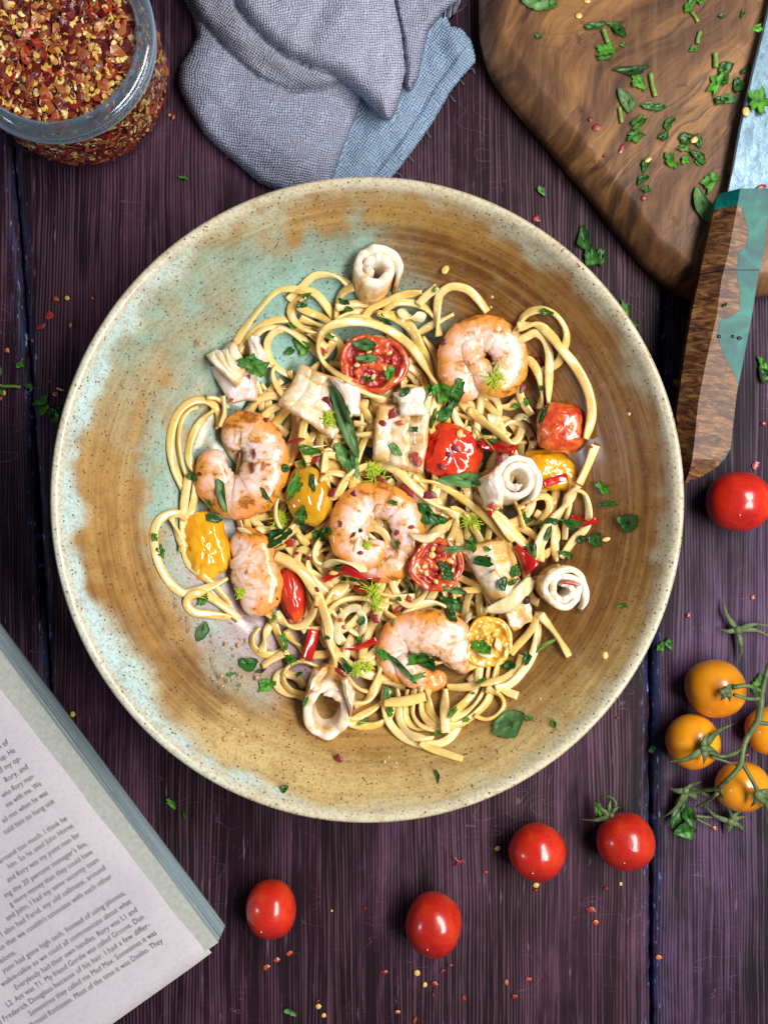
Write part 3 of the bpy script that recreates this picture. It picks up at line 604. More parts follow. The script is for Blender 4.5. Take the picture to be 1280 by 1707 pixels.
SU = [  # strands that lie under the seafood, traced
 [(480, 500), (502, 480), (522, 461), (544, 458), (566, 463), (582, 474)], [(393, 571), (413, 540), (437, 509), (459, 487), (481, 481), (503, 484), (522, 487), (539, 503), (552, 522), (562, 545)],
 [(590, 478), (577, 483), (566, 496), (561, 516), (563, 535)], [(560, 535), (583, 520), (601, 520), (630, 522)], [(560, 513), (592, 506), (620, 508)],
 [(603, 535), (609, 527), (620, 514), (640, 504), (671, 492), (703, 487)], [(636, 524), (648, 512), (664, 504), (688, 505), (710, 514), (726, 532), (735, 560)], [(697, 508), (710, 494), (729, 478)],
 [(690, 560), (719, 542), (736, 533), (756, 524)], [(731, 560), (729, 535), (729, 509), (734, 490), (752, 478), (777, 482), (795, 497), (812, 520)],
 [(402, 590), (408, 572), (428, 549), (450, 536), (476, 533), (498, 544), (520, 557), (545, 580)], [(415, 590), (422, 566), (437, 550), (459, 545), (485, 552), (510, 570), (530, 590)],
 [(470, 548), (455, 556), (446, 571), (448, 590), (459, 610), (480, 624), (500, 628)], [(510, 492), (490, 505), (485, 518), (491, 535), (510, 550), (540, 562)], [(497, 510), (514, 520), (535, 528), (560, 545)], [(500, 530), (520, 538), (545, 545)],
 [(426, 630), (433, 658), (437, 680), (445, 720)], [(470, 634), (456, 645), (448, 662), (450, 688), (460, 708), (480, 725)],
 [(314, 830), (306, 813), (292, 783), (285, 748), (287, 715), (299, 686), (317, 671), (336, 667), (354, 673), (365, 690), (362, 715)], [(322, 815), (310, 791), (301, 765), (297, 730), (303, 700), (318, 682), (330, 678)],
 [(330, 795), (319, 775), (314, 754), (321, 726), (336, 702), (356, 684)], [(345, 662), (362, 665), (380, 680)], [(371, 660), (375, 686), (369, 712)],
 [(314, 796), (308, 835), (306, 868), (308, 912), (316, 940), (334, 957), (358, 978), (384, 1008)], [(327, 791), (325, 824), (317, 868), (320, 900)],
 [(312, 866), (300, 857), (284, 857), (266, 867), (257, 888), (259, 918), (268, 946), (284, 972), (306, 989), (328, 985), (350, 978), (378, 964)], [(286, 862), (291, 875), (298, 893), (308, 914)],
 [(385, 1030), (349, 1024), (323, 1020), (312, 1007), (317, 994), (332, 989), (349, 994), (371, 1009), (400, 1032)],
 [(433, 1046), (422, 1059), (422, 1077), (437, 1090), (458, 1091), (480, 1083)], [(450, 1038), (442, 1062), (437, 1088)], [(454, 1030), (463, 1055), (474, 1081), (489, 1101)], [(437, 1110), (454, 1099), (478, 1087)],
 [(477, 1050), (481, 1059), (494, 1073), (510, 1088)], [(510, 1165), (480, 1157), (462, 1143), (463, 1127), (480, 1116)], [(540, 1122), (531, 1112), (505, 1103), (485, 1108), (473, 1122), (474, 1138), (487, 1152), (508, 1158)],
 [(475, 1122), (495, 1130), (507, 1146)], [(520, 1092), (549, 1091), (580, 1098)], [(571, 1100), (578, 1125), (590, 1142), (606, 1151), (625, 1152)],
 [(572, 1206), (582, 1204), (608, 1190), (630, 1176), (646, 1162)], [(575, 1200), (588, 1207), (614, 1211), (636, 1205), (652, 1193), (660, 1176)],
 [(645, 1150), (642, 1172), (648, 1202), (668, 1226), (697, 1239), (725, 1241), (747, 1232), (762, 1212), (765, 1190)], [(700, 1238), (714, 1246), (742, 1256), (771, 1265)],
 [(662, 1150), (664, 1177), (668, 1206), (686, 1226), (720, 1231)], [(678, 1150), (677, 1177), (678, 1199), (693, 1212), (722, 1216)], [(690, 1150), (688, 1173), (689, 1193), (703, 1210), (728, 1217)],
 [(700, 1145), (702, 1165), (706, 1190), (721, 1208), (742, 1213)], [(714, 1145), (714, 1162), (717, 1185), (730, 1201), (747, 1206)],
 [(830, 1105), (823, 1138), (812, 1169), (791, 1191), (769, 1206), (745, 1210)], [(815, 1110), (811, 1142), (798, 1167), (777, 1186), (750, 1199)], [(800, 1110), (794, 1147), (777, 1169), (750, 1192)],
 [(810, 1148), (826, 1154), (838, 1165), (839, 1180), (826, 1195), (808, 1199), (790, 1192)], [(824, 1140), (845, 1153), (863, 1160)],
 [(897, 1020), (896, 1055), (888, 1090), (870, 1120), (848, 1142), (825, 1148)], [(897, 1022), (884, 1051), (862, 1076), (850, 1090)], [(900, 1024), (926, 1057), (949, 1094)],
 [(745, 1145), (770, 1146), (795, 1142), (812, 1134)], [(800, 1140), (839, 1132), (861, 1114), (869, 1092)],
 [(855, 560), (863, 543), (876, 524), (898, 516), (922, 519), (939, 538), (945, 558), (940, 580), (930, 604), (903, 620)], [(865, 615), (880, 600), (896, 620), (903, 648), (900, 682)],
 [(860, 570), (878, 561), (893, 555), (908, 566), (915, 589), (915, 618), (914, 672)],
 [(863, 646), (871, 670), (886, 692)], [(820, 722), (828, 716), (845, 706), (863, 705), (878, 716), (888, 737), (884, 754), (871, 768)], [(838, 742), (849, 740), (863, 731), (871, 714)],
 [(928, 811), (922, 842), (915, 865)], [(950, 802), (950, 833), (943, 866), (941, 900)], [(885, 834), (897, 828), (911, 829), (916, 846), (898, 872)], [(926, 866), (924, 899), (926, 936)], [(915, 870), (905, 910), (900, 936)],
 [(955, 814), (972, 822), (979, 838), (981, 862), (974, 882), (956, 900), (935, 930)],
 [(480, 754), (508, 745), (546, 734), (562, 728)], [(598, 712), (611, 695), (626, 681)], [(528, 762), (552, 745), (565, 740)], [(470, 757), (480, 753), (505, 745)], [(424, 863), (430, 885), (452, 902)],
 [(700, 680), (740, 700), (775, 718)], [(770, 840), (790, 820), (800, 790)], [(600, 985), (633, 996), (677, 993), (705, 992)], [(630, 976), (650, 975), (682, 976)], [(640, 1014), (677, 1009), (712, 1005)],
 [(575, 962), (594, 978), (615, 992)], [(633, 1003), (634, 1029), (635, 1055), (633, 1090)], [(500, 900), (515, 930), (525, 960), (534, 985)], [(768, 998), (788, 1007), (812, 1017)], [(665, 945), (690, 958), (700, 970)], [(760, 880), (800, 900), (835, 940)],
 [(590, 1090), (611, 1105), (625, 1120)], [(640, 800), (670, 820), (700, 850)], [(740, 835), (762, 824), (795, 817)]]
for q in SU: strand(q)
core = [(450, 590), (560, 540), (700, 560), (800, 600), (850, 680), (890, 800), (880, 920), (850, 1010), (800, 1120), (740, 1170), (650, 1180), (560, 1150), (470, 1080), (400, 1000), (350, 930), (345, 840), (400, 700)]
k = 0
while k < 118:
    cx, cy = rng.uniform(400, 880), rng.uniform(560, 1090)
    if not inpoly(cx, cy, core): continue
    r1, r2 = rng.uniform(45, 135), rng.uniform(22, 70); a0, a1, rot = rng.uniform(0, 6.28), rng.uniform(1.7, 5.0), rng.uniform(0, 3.14)
    a = np.linspace(a0, a0 + a1, 9); x = r1 * np.cos(a); y = r2 * np.sin(a)
    q = np.stack([cx + x * math.cos(rot) - y * math.sin(rot), cy + x * math.sin(rot) + y * math.cos(rot)], 1)
    if not inpoly(q[:, 0], q[:, 1], core).all(): continue
    strand(q, w=rng.uniform(12.5, 16.5)); k += 1

# ------------------------------------------------------------------ bowl items
def base_under(poly_px, zc, pct=60):
    xy = PP(poly_px, zc); x0, x1, y0, y1 = gi(xy[:, 0].min()), gi(xy[:, 0].max()) + 1, gi(xy[:, 1].min()), gi(xy[:, 1].max()) + 1
    m = inpoly(GX[y0:y1, x0:x1], GY[y0:y1, x0:x1], [tuple(p) for p in xy]); return float(np.percentile(HM[y0:y1, x0:x1][m], pct))
def ell(cx, cy, rx, ry, rot=0, n=24):
    a = np.arange(n) / n * 2 * PI; c, s = math.cos(math.radians(rot)), math.sin(math.radians(rot))
    x = rx * np.cos(a); y = ry * np.sin(a); return [(cx + X * c - Y * s, cy + X * s + Y * c) for X, Y in zip(x, y)]

def make_prawn(spine, rad, label, zoff=0.0, ridge=1.0, flat=0.72, tail=None, center=None):
    sp = np.column_stack([spine, rad]); q = catmull(sp, 3.0); q[:, 2] = np.maximum(q[:, 2], 3)
    zb = base_under([tuple(p) for p in np.vstack([q[:, :2] + (0, 12), q[::-1, :2] - (0, 12)])], .028, 60)
    k = S * (D - .032) / D; r = q[:, 2] * k; n = len(q)
    L = np.concatenate([[0], np.cumsum(np.linalg.norm(np.diff(q[:, :2], axis=0), axis=1))]); segl = 27.0 + 6 * math.sin(len(spine))
    ph = (L / segl) % 1.0; saw = 1.0 + 0.07 * (ph ** 0.7) - 0.03; crease = np.clip(1 - np.minimum(ph, 1 - ph) / 0.10, 0, 1)
    e = np.clip(np.minimum(L, L[-1] - L) / (q[:, 2] * .9), 0, 1); endr = np.sqrt(np.clip(1 - (1 - e) ** 2, 0.02, 1))
    r = r * endr * saw * (1 - 0.035 * crease)
    xy = PP(q[:, :2], zb + .009); z = zb + q[:, 2].max() * k * flat * 0.92 * np.ones(n) + zoff + np.linspace(-.0012, .0016, n) + 0.0008 * np.sin(L / 21.0)
    cen = np.array(center if center else q[:, :2].mean(0)); cw = PP([cen], zb + .009)[0]
    p3 = np.column_stack([xy, z]); NS = 26
    V, F, at = sweep(p3, r, r * flat, NS, boxy=.93)
    d0 = np.hypot(*(V[:, :2] - cw).T); dc = np.repeat(np.hypot(*(xy - cw).T), NS); outer = (d0 - dc) / (np.repeat(r, NS) + 1e-6)
    # flesh relief: folds that run from the back to the inner curve
    nz = np.array([mnoise.fractal(Vector((x * 170, y * 170, zz * 170)), 1, 2, 4) for x, y, zz in V]); cenr = np.repeat(p3, NS, 0)
    dirv = V - cenr; V = cenr + dirv * (1 + 0.075 * nz[:, None] * ridge)
    col = np.stack([np.repeat(crease, NS) * np.clip(.6 + nz, 0, 1), np.zeros(len(V)), np.zeros(len(V))], 1)
    root = mk('prawn', V, F, M['prawn'], col=col, attrs={'uv3': np.stack([at[:, 0], np.clip(outer, -1, 1), at[:, 2]], 1)})
    stamp_mesh(V, F); tag(root, label, 'prawn', 'seared prawns on the pasta')
    if tail is not None:
        tp, tr = tail; q = catmull(np.column_stack([tp, tr]), 2.5); xy = PP(q[:, :2], zb + .012); m = len(q)
        e = np.sqrt(np.clip(np.minimum(np.arange(m), np.arange(m)[::-1]) / 3.0, 0.08, 1)); rr = q[:, 2] * k * e
        zt = smooth1(np.array([hmax(x, y) for x, y in xy]), 2.5) * .35 + .65 * (z.mean() + .0015)
        V, F, at = sweep(np.column_stack([xy, zt]), rr, rr * .62, 16)
        nz = np.array([mnoise.fractal(Vector((x * 260, y * 260, zz * 260)), 1, 2, 3) for x, y, zz in V]); V[:, 2] += nz * .0006
        mk('tail', V, F, M['prawn'], root, col=np.stack([at[:, 0] ** 4, at[:, 0] * 0, at[:, 0] * 0], 1), attrs={'uv3': np.stack([at[:, 0], at[:, 0] * .9, at[:, 2]], 1)}); stamp_mesh(V, F)
    return root

def slab(corners, label, thick=4.2, arch=3.0, cells=(5, 5), brown=0.3, cream=0.5, pink=0.0, curl=None, name='squid_piece', score=0.9, drape=0.55, seed=0, pct=75, arch_dir='u', wob=3.0):
    """a scored slab of squid: four corners in order round it"""
    nu = nv = 46; u = np.linspace(0, 1, nu); v = np.linspace(0, 1, nv); U, Vv = np.meshgrid(u, v, indexing='ij'); c = np.array(corners, float)
    pts = ((1 - U) * (1 - Vv))[..., None] * c[0] + (U * (1 - Vv))[..., None] * c[1] + (U * Vv)[..., None] * c[2] + ((1 - U) * Vv)[..., None] * c[3]
    ed = np.minimum(np.minimum(U, 1 - U), np.minimum(Vv, 1 - Vv))
    pts[..., 0] += fb(U, Vv, 1.8, seed + 1, 2) * wob * 2.2; pts[..., 1] += fb(U, Vv, 1.8, seed + 3, 2) * wob * 2.2
    outline = [tuple(p) for p in np.vstack([pts[:, 0], pts[-1], pts[::-1, -1], pts[0, ::-1]])]
    zb = base_under(outline, .028, pct); xy = PP(pts.reshape(-1, 2), zb + .004); HB = blur(HM, 7); hb = HB[gi(xy[:, 1]), gi(xy[:, 0])]
    z = zb + drape * (hb - zb).clip(-.004, .004)
    T = thick / 1000; e = np.clip(ed / 0.09, 0, 1); edge = np.sqrt(1 - (1 - e) ** 2)
    gu = np.abs(np.sin(U * cells[0] * PI + fb(U, Vv, 2, seed) * .5)); gv = np.abs(np.sin(Vv * cells[1] * PI + fb(U, Vv, 2, seed + 9) * .5))
    ridge = np.minimum(gu ** .45, gv ** .45)
    A = U if arch_dir == 'u' else Vv; ar = (1 - (2 * A - 1) ** 2) * arch / 1000
    zz = z.reshape(nu, nv) + ar + T * (0.35 + .65 * edge) + (ridge - .7) * score * .0017 * e + fb(U, Vv, 4, seed + 6, 2) * .0004
    if curl is not None:
        side, amt = curl; B = {'u1': U, 'u0': 1 - U, 'v1': Vv, 'v0': 1 - Vv}[side]; zz += amt / 1000 * np.clip((B - .62) / .38, 0, 1) ** 1.6
    TV = np.column_stack([xy, zz.ravel()]); BV = TV.copy(); BV[:, 2] -= (T * (0.15 + .85 * edge)).ravel()
    idx = np.arange(nu * nv).reshape(nu, nv); F = []
    for i in range(nu - 1):
        for j in range(nv - 1):
            a, b, c2, d = idx[i, j], idx[i, j + 1], idx[i + 1, j + 1], idx[i + 1, j]; F.append((int(a), int(b), int(c2), int(d))); F.append(tuple(int(q) + nu * nv for q in (d, c2, b, a)))
    ring = list(idx[:, 0]) + list(idx[-1, 1:]) + list(idx[-2::-1, -1]) + list(idx[0, -2:0:-1])
    for a, b in zip(ring, ring[1:] + ring[:1]): F.append((int(a), int(b), int(b) + nu * nv, int(a) + nu * nv))
    n0 = fb(U, Vv, 3.0, seed + 11)
    col = np.stack([(brown * (1.15 - e * .6) + .35 * n0 * brown + .25 * (ridge < .45) * brown), np.clip(cream + n0 * .6, 0, 1), np.full_like(U, pink)], 2).reshape(-1, 3)
    a_, b_ = np.array(F[0]), TV; nrm = np.cross(b_[F[0][1]] - b_[F[0][0]], b_[F[0][2]] - b_[F[0][0]])
    if nrm[2] < 0: F = [f[::-1] for f in F]
    o = mk(name, np.vstack([TV, BV]), F, M['squid'], col=np.vstack([col, col])); stamp_mesh(TV)
    tag(o, label, 'squid', 'seared squid pieces on the pasta'); return o

def squid_roll(cx, cy, r_in, r_out, turns, label, height=9, th=3.6, squash=1.0, rot=0, start=0, tilt=(0, 0), brown=.3, flare=0.0, pct=60, petal=0.0, skirt=None, cream=.15, zoff=0):
    """a sheet of squid rolled up, its end turned up to the light"""
    n = int(46 * turns) + 20; a = np.linspace(0, 2 * PI * turns, n); k = S * (D - .035) / D
    rr = (r_in + (r_out - r_in) * (a / a[-1]) ** .85) * (1 + petal * np.sin(a * 3.3)) ; rr[-14:] *= np.linspace(1, 1.10, 14) if turns > 1.3 else 1
    x = rr * np.cos(a + start); y = rr * np.sin(a + start) * squash; c, s = math.cos(rot), math.sin(rot); X, Y = x * c - y * s, x * s + y * c
    zb = base_under(ell(cx, cy, r_out * .9, r_out * .9 * squash), .03, pct) + zoff; o3 = P(cx, cy, zb + height / 1000 * .8)
    path = np.column_stack([o3[0] + X * k, o3[1] - Y * k]); T = np.gradient(path, axis=0); T /= np.linalg.norm(T, axis=1)[:, None]; Nn = np.column_stack([T[:, 1], -T[:, 0]])
    cen = np.array([o3[0], o3[1]]); sgn = np.sign(((path - cen) * Nn).sum(1)).mean(); Nn = Nn * (1 if sgn > 0 else -1)
    prof = []; t2 = th / 2000; m = 9
    for i in range(m): b = i / (m - 1) * PI; prof.append((t2 * math.cos(b), height / 1000 - t2 + t2 * math.sin(b)))
    for i in range(1, 5): prof.append((-t2, (height / 1000 - t2) * (1 - i / 4) - .002))
    for i in range(4, 0, -1): prof.append((t2 * (1 + flare * i / 4), (height / 1000 - t2) * (1 - i / 4) - .002))
    m = len(prof); V = []
    nzz = np.array([mnoise.noise(Vector((math.cos(q) * 2.2, math.sin(q) * 2.2, q * .3 + cx))) for q in a])
    endt = np.clip(np.minimum(np.arange(n), np.arange(n)[::-1]) / 5.0, .12, 1) ** .5
    for i in range(n):
        for (dn, dz) in prof:
            hz = dz + (nzz[i] * .0016 if dz > 0 else 0) + (0.0009 * (a[-1] - a[i]) / a[-1] if dz > 0 else 0)
            p = path[i] + Nn[i] * dn * endt[i] * (1 + .12 * nzz[i]); V.append((p[0], p[1], zb + hz))
    V = np.array(V); rel = V[:, 2] - zb; V[:, 0] += rel * tilt[0]; V[:, 1] -= rel * tilt[1]
    F = [(i * m + j, i * m + (j + 1) % m, (i + 1) * m + (j + 1) % m, (i + 1) * m + j) for i in range(n - 1) for j in range(m)]
    F += [tuple(range(m - 1, -1, -1)), tuple((n - 1) * m + j for j in range(m))]
    if sgn > 0: F = [f[::-1] for f in F]
    up = np.tile(np.array([1 if q[1] > .003 else 0 for q in prof]), n); outm = np.tile(np.array([1.0 if q[0] > 0 and q[1] < height / 1000 * .7 else 0 for q in prof]), n)
    col = np.stack([brown * (.25 + outm) * (.6 + .8 * np.repeat(nzz, m)), cream + outm * .4, np.repeat((a < 2) * 1.0, m) * .5 + (1 - up) * .3], 1)
    o = mk('squid_roll', V, F, M['squid'], col=np.clip(col, 0, 1)); stamp_mesh(V, F); tag(o, label, 'squid', 'seared squid pieces on the pasta')
    return o

def dome(cx, cy, rx, ry, rot, label, mat='cookred', h=9.5, wr=0.06, sink=0.35, name='cooked_tomato', dent=0.0, seed=0, pct=50, sq=1.0, cat='tomato', group='cooked cherry tomatoes on the pasta', wline=0.0):
    n, m = 30, 56; zb = base_under(ell(cx, cy, rx * .8, ry * .8, rot), .028, pct); k = S * (D - zb - h / 1000 * .5) / D; o3 = P(cx, cy, zb + h / 1000 * .5); V = []
    c, s = math.cos(math.radians(rot)), math.sin(math.radians(rot))
    for i in range(n + 1):
        th = PI * i / n
        for j in range(m):
            a = 2 * PI * j / m; X = math.sin(th) * math.cos(a); Y = math.sin(th) * math.sin(a); Z = math.cos(th)
            if sq != 1: X = math.copysign(abs(X) ** sq, X); Y = math.copysign(abs(Y) ** sq, Y)
            f = 1 + wr * mnoise.fractal(Vector((X * 1.7 + seed, Y * 1.7, Z * 1.7)), 1, 2, 3)
            if wline: f += -wline * max(0, 1 - abs(mnoise.noise(Vector((X * 2.6 + seed * 3, Y * 1.4, Z * 1.4)))) / .09) * (Z > 0) - wline * .7 * max(0, 1 - abs(mnoise.noise(Vector((X * 1.4 + seed * 3, Y * 3.4, Z * 2.4 + 7)))) / .07) * (Z > 0)
            if dent: f -= dent * math.exp(-((X - .2) ** 2 + (Y - .1) ** 2) / .12) * (Z > 0)
            xx, yy = rx * X * f, ry * Y * f; px, py = xx * c - yy * s, xx * s + yy * c
            V.append((o3[0] + px * k, o3[1] - py * k, zb + h / 1000 * (sink if Z < 0 else 1 - sink) * Z * f + h / 1000 * sink))
    V = np.array(V); F = [(i * m + j, (i + 1) * m + j, (i + 1) * m + (j + 1) % m, i * m + (j + 1) % m) for i in range(n) for j in range(m)]; F = [f[::-1] for f in F]
    o = mk(name, V, F, M[mat]); stamp_mesh(V, F); tag(o, label, cat, group); return o, zb

def tomhalf(cx, cy, rx, ry, rot, label, skin='cookred', flesh='redflesh', pulp='pulp', h=9, seed=0, nseed=8, ch=3, pct=55, sq=1.0, tilt=(0, 0), seedmat='seed', wall=.8):
    """a tomato half, cut face up: skin, flesh with recessed chambers, seeds"""
    zb = base_under(ell(cx, cy, rx * .8, ry * .8, rot), .028, pct); k = S * (D - zb - h / 1000) / D; o3 = P(cx, cy, zb + h / 1000); c, s = math.cos(math.radians(rot)), math.sin(math.radians(rot)); m = 72
    def ring(f, z, nz):
        R = []
        for j in range(m):
            a = 2 * PI * j / m; X, Y = math.cos(a), math.sin(a)
            if sq != 1: X = math.copysign(abs(X) ** sq, X); Y = math.copysign(abs(Y) ** sq, Y)
            g = f * (1 + .17 * mnoise.noise(Vector((math.cos(a) * 1.3 + seed, math.sin(a) * 1.3, .3)))) ; xx, yy = rx * X * g, ry * Y * g; px, py = xx * c - yy * s, xx * s + yy * c
            R.append((o3[0] + px * k, o3[1] - py * k, zb + z / 1000 + nz * .001 * mnoise.noise(Vector((px * .06, py * .06, seed))) + (px * tilt[0] + py * tilt[1]) * k))
        return R
    rings = [ring(f, z, 0) for f, z in [(.30, 0), (.62, .6), (.84, h * .25), (.95, h * .55), (1.0, h * .82), (1.0, h * .93), (.975, h * 1.0), (.945, h * 1.005)]]
    V = [p for R in rings for p in R]; F = [(i * m + j, i * m + (j + 1) % m, (i + 1) * m + (j + 1) % m, (i + 1) * m + j) for i in range(len(rings) - 1) for j in range(m)]; F.append(tuple(range(m - 1, -1, -1)))
    root = mk('cooked_tomato', V, F, M[skin]); tag(root, label, 'tomato', 'cooked cherry tomatoes on the pasta'); stamp_mesh(np.array(V), F)
    NR = 26; V = []; mi = []
    for i in range(NR + 1):
        f = .946 * i / NR + .001
        for j in range(m):
            a = 2 * PI * j / m; X, Y = math.cos(a), math.sin(a)
            if sq != 1: X = math.copysign(abs(X) ** sq, X); Y = math.copysign(abs(Y) ** sq, Y)
            g = f * (1 + .17 * mnoise.noise(Vector((math.cos(a) * 1.3 + seed, math.sin(a) * 1.3, .3)))); xx, yy = rx * X * g, ry * Y * g; px, py = xx * c - yy * s, xx * s + yy * c
            chm = np.clip((math.cos(ch * a + seed + 1.2 * mnoise.noise(Vector((px * .05, py * .05, seed)))) * .5 + .62 + .9 * mnoise.noise(Vector((px * .07, py * .07, seed + 4)))) * 2.2 - .35, 0, 1) * np.clip((wall - f) / .08, 0, 1) * np.clip((f - .16) / .10, 0, 1)
            V.append((o3[0] + px * k, o3[1] - py * k, zb + h / 1000 * 1.005 - .0019 * chm + .00085 * mnoise.fractal(Vector((px * .10, py * .10, seed)), 1, 2, 3) * (1 + chm) * (i < NR) + (px * tilt[0] + py * tilt[1]) * k)); mi.append(chm)
    F = [(i * m + j, i * m + (j + 1) % m, (i + 1) * m + (j + 1) % m, (i + 1) * m + j) for i in range(NR) for j in range(m)]; F = [f[::-1] for f in F]
    fm = [1 if sum(mi[q] for q in f) / 4 > .5 else 0 for f in F]
    V = np.array(V); nrm = np.cross(V[F[700][1]] - V[F[700][0]], V[F[700][2]] - V[F[700][0]])
    if nrm[2] < 0: F = [f[::-1] for f in F]
    mk('cut_flesh', V, F, M[flesh], root, mats=[M[pulp]], mi=fm); stamp_mesh(V)
    r2 = random.Random(seed + 5)
    for q in range(nseed):
        a = (q + r2.random() * .6) / max(1, nseed) * 2 * PI; f = r2.uniform(.35, .66); xx, yy = rx * f * math.cos(a), ry * f * math.sin(a); px, py = xx * c - yy * s, xx * s + yy * c
        x, y = o3[0] + px * k, o3[1] - py * k; ang = r2.uniform(0, PI)
        V, F = blob(x, y, hmax(x, y) - .0001, .0013, .0009, .0004, ang); mk('seed', V, F, M[seedmat], root)
    return root
def blob(x, y, z, rx, ry, rz, ang=0, n=6, m=10, wr=0, seed=0):
    V = []; c, s = math.cos(ang), math.sin(ang)
    for i in range(n + 1):
        th = PI * i / n
        for j in range(m):
            a = 2 * PI * j / m; f = 1 + (wr * mnoise.noise(Vector((math.cos(a) * 2 + seed, math.sin(a) * 2, th))) if wr else 0); X, Y = rx * f * math.sin(th) * math.cos(a), ry * f * math.sin(th) * math.sin(a); V.append((x + X * c - Y * s, y + X * s + Y * c, z + rz + rz * math.cos(th)))
    return V, [(i * m + j, (i + 1) * m + j, (i + 1) * m + (j + 1) % m, i * m + (j + 1) % m) for i in range(n) for j in range(m)]

TS = []
# prawns and squid, the lower lying first
tomhalf(622, 603, 57, 47, 18, 'cut red tomato with basil strips inside the big pasta loop', h=8, seed=2, nseed=5, sq=.86, wall=.86)
dome(488, 990, 22, 50, -8, 'long dark red tomato strip skin side up beside the upright pale prawn', h=8, seed=4, wline=.05)
dome(515, 826, 39, 52, -8, 'orange tomato dome scattered with parsley between two prawns', 'cookyel', h=9, seed=6, wr=.10, wline=.03, sq=.93)
dome(342, 910, 40, 57, -8, 'yellow tomato with wrinkled skin at the outer edge of the heap', 'cookyel', h=9, seed=9, wline=.09, wr=.15, sq=.88)
dome(752, 756, 52, 48, 20, 'red tomato with wrinkled split skin beneath the seared squid square', h=9, seed=12, wline=.11, wr=.13, sq=.86, dent=.10)
dome(918, 783, 53, 32, 14, 'flattened orange tomato skin beside the spiral squid roll', 'cookyel', h=9, seed=15, wline=.06, wr=.16, dent=.35)
tomhalf(815, 1070, 42, 44, 0, 'yellow tomato half showing wet seedy flesh beside the lowest prawn', 'cookyel', 'yelflesh', 'yelflesh', h=7, seed=3, nseed=6, wall=.78)
tomhalf(730, 941, 46, 48, 10, 'round red tomato half with seeds and chopped basil under the middle prawn', h=9, seed=7, nseed=9, wall=.8)
dome(937, 712, 41, 42, 8, 'glossy quartered red tomato showing its wet flesh beside the long outer strand', 'redflesh', h=10, seed=18, wr=.10, sq=.72, wline=.04)

# ------------------------------------------------------------------ strands that run over or round them
SM = [
 ([(629, 522), (653, 526), (675, 537), (690, 555), (701, 579), (712, 602), (722, 640)], 19), ([(548, 545), (588, 531), (622, 535), (655, 551), (690, 590)], 15),
 ([(735, 660), (719, 630), (703, 603), (684, 577), (653, 553), (622, 540), (587, 536), (555, 542), (537, 556), (531, 581), (539, 603), (558, 620), (585, 636)], 16),
 ([(600, 649), (620, 660), (648, 672)], 18), ([(862, 545), (893, 541), (915, 556), (937, 583), (959, 611), (976, 642), (984, 670), (985, 698), (976, 732)], 16.5),
 ([(757, 661), (784, 685), (812, 707), (834, 724), (852, 745), (862, 770)], 17), ([(992, 742), (981, 772), (965, 807)], 17), ([(962, 808), (937, 848), (915, 877), (897, 908), (890, 934)], 19),
 ([(822, 852), (845, 877), (878, 912)], 20), ([(806, 842), (832, 870), (847, 890), (856, 902)], 15), ([(559, 828), (572, 802), (589, 787), (606, 779), (633, 776), (659, 784), (690, 811), (721, 837), (764, 861)], 15),
 ([(535, 723), (567, 725), (598, 725), (624, 725)], 18), ([(537, 1010), (552, 997), (577, 974)], 22), ([(459, 926), (480, 935), (503, 952), (526, 986), (539, 1016), (548, 1046), (554, 1077), (557, 1099), (552, 1119)], 19),
 ([(463, 1018), (468, 1032), (482, 1043), (503, 1043), (519, 1027), (526, 1007), (528, 993)], 15), ([(742, 1148), (741, 1184), (743, 1221)], 16),
 ([(636, 1088), (634, 1110), (630, 1135), (620, 1157), (608, 1171), (590, 1176)], 17), ([(640, 1171), (675, 1169), (709, 1161)], 18), ([(618, 985), (655, 995), (690, 994)], 12),
]

for q, w in SM: strand(q, w, top=True)
make_prawn([(382, 750), (400, 714), (432, 734), (441, 776), (426, 816), (392, 829), (362, 812), (354, 778), (366, 750)], [18, 30, 37, 41, 39, 37, 35, 30, 16], 'big C shaped prawn charred dark in its middle at the left of the pasta', flat=.62, center=(392, 778))
make_prawn([(796, 660), (770, 636), (764, 600), (777, 566), (808, 552), (839, 566), (852, 598), (841, 628), (812, 628), (798, 604)], [18, 31, 34, 34, 32, 33, 31, 31, 25, 13], 'curled orange seared prawn at the top right of the pasta heap', flat=.6, tail=([(790, 560), (785, 582), (800, 606), (818, 600)], [12, 19, 22, 12]), center=(815, 590))
make_prawn([(600, 946), (640, 950), (673, 926), (682, 888), (668, 851), (634, 833), (600, 841), (580, 876), (590, 914), (618, 922), (640, 904)], [12, 24, 29, 29, 30, 31, 34, 34, 33, 28, 12], 'round curled prawn in the middle of the heap under a fennel frond', flat=.6, center=(634, 880))
make_prawn([(382, 898), (412, 915), (424, 955), (430, 990), (418, 1028)], [24, 38, 42, 40, 22], 'pale pink prawn lying upright with orange inner edge at lower left', flat=.5, center=(330, 980))
make_prawn([(690, 1140), (660, 1118), (652, 1092), (668, 1062), (700, 1056), (742, 1060), (768, 1090), (778, 1125)], [13, 20, 24, 33, 38, 38, 32, 20], 'pale prawn with orange rim and a parsley spray at the bottom of the heap', flat=.52, center=(712, 1120), tail=([(664, 1096), (685, 1128), (720, 1142), (745, 1130)], [15, 21, 19, 14]))
slab([(498, 606), (600, 648), (556, 732), (462, 672)], 'large cross scored white squid square beneath a long basil strip', arch=3, cells=(4, 4), brown=.4, cream=.55, seed=1, curl=('u1', 2))
slab([(556, 628), (603, 645), (600, 690), (578, 700)], 'smooth pale squid flap curling out from the scored square', arch=2, cells=(1, 1), brown=.2, cream=.1, pink=.3, seed=3, score=.2)
slab([(632, 676), (718, 660), (706, 790), (618, 762)], 'seared squid square with brown edge at the centre of the heap', arch=3.5, cells=(3, 3), brown=.62, cream=.35, seed=5, arch_dir='v')
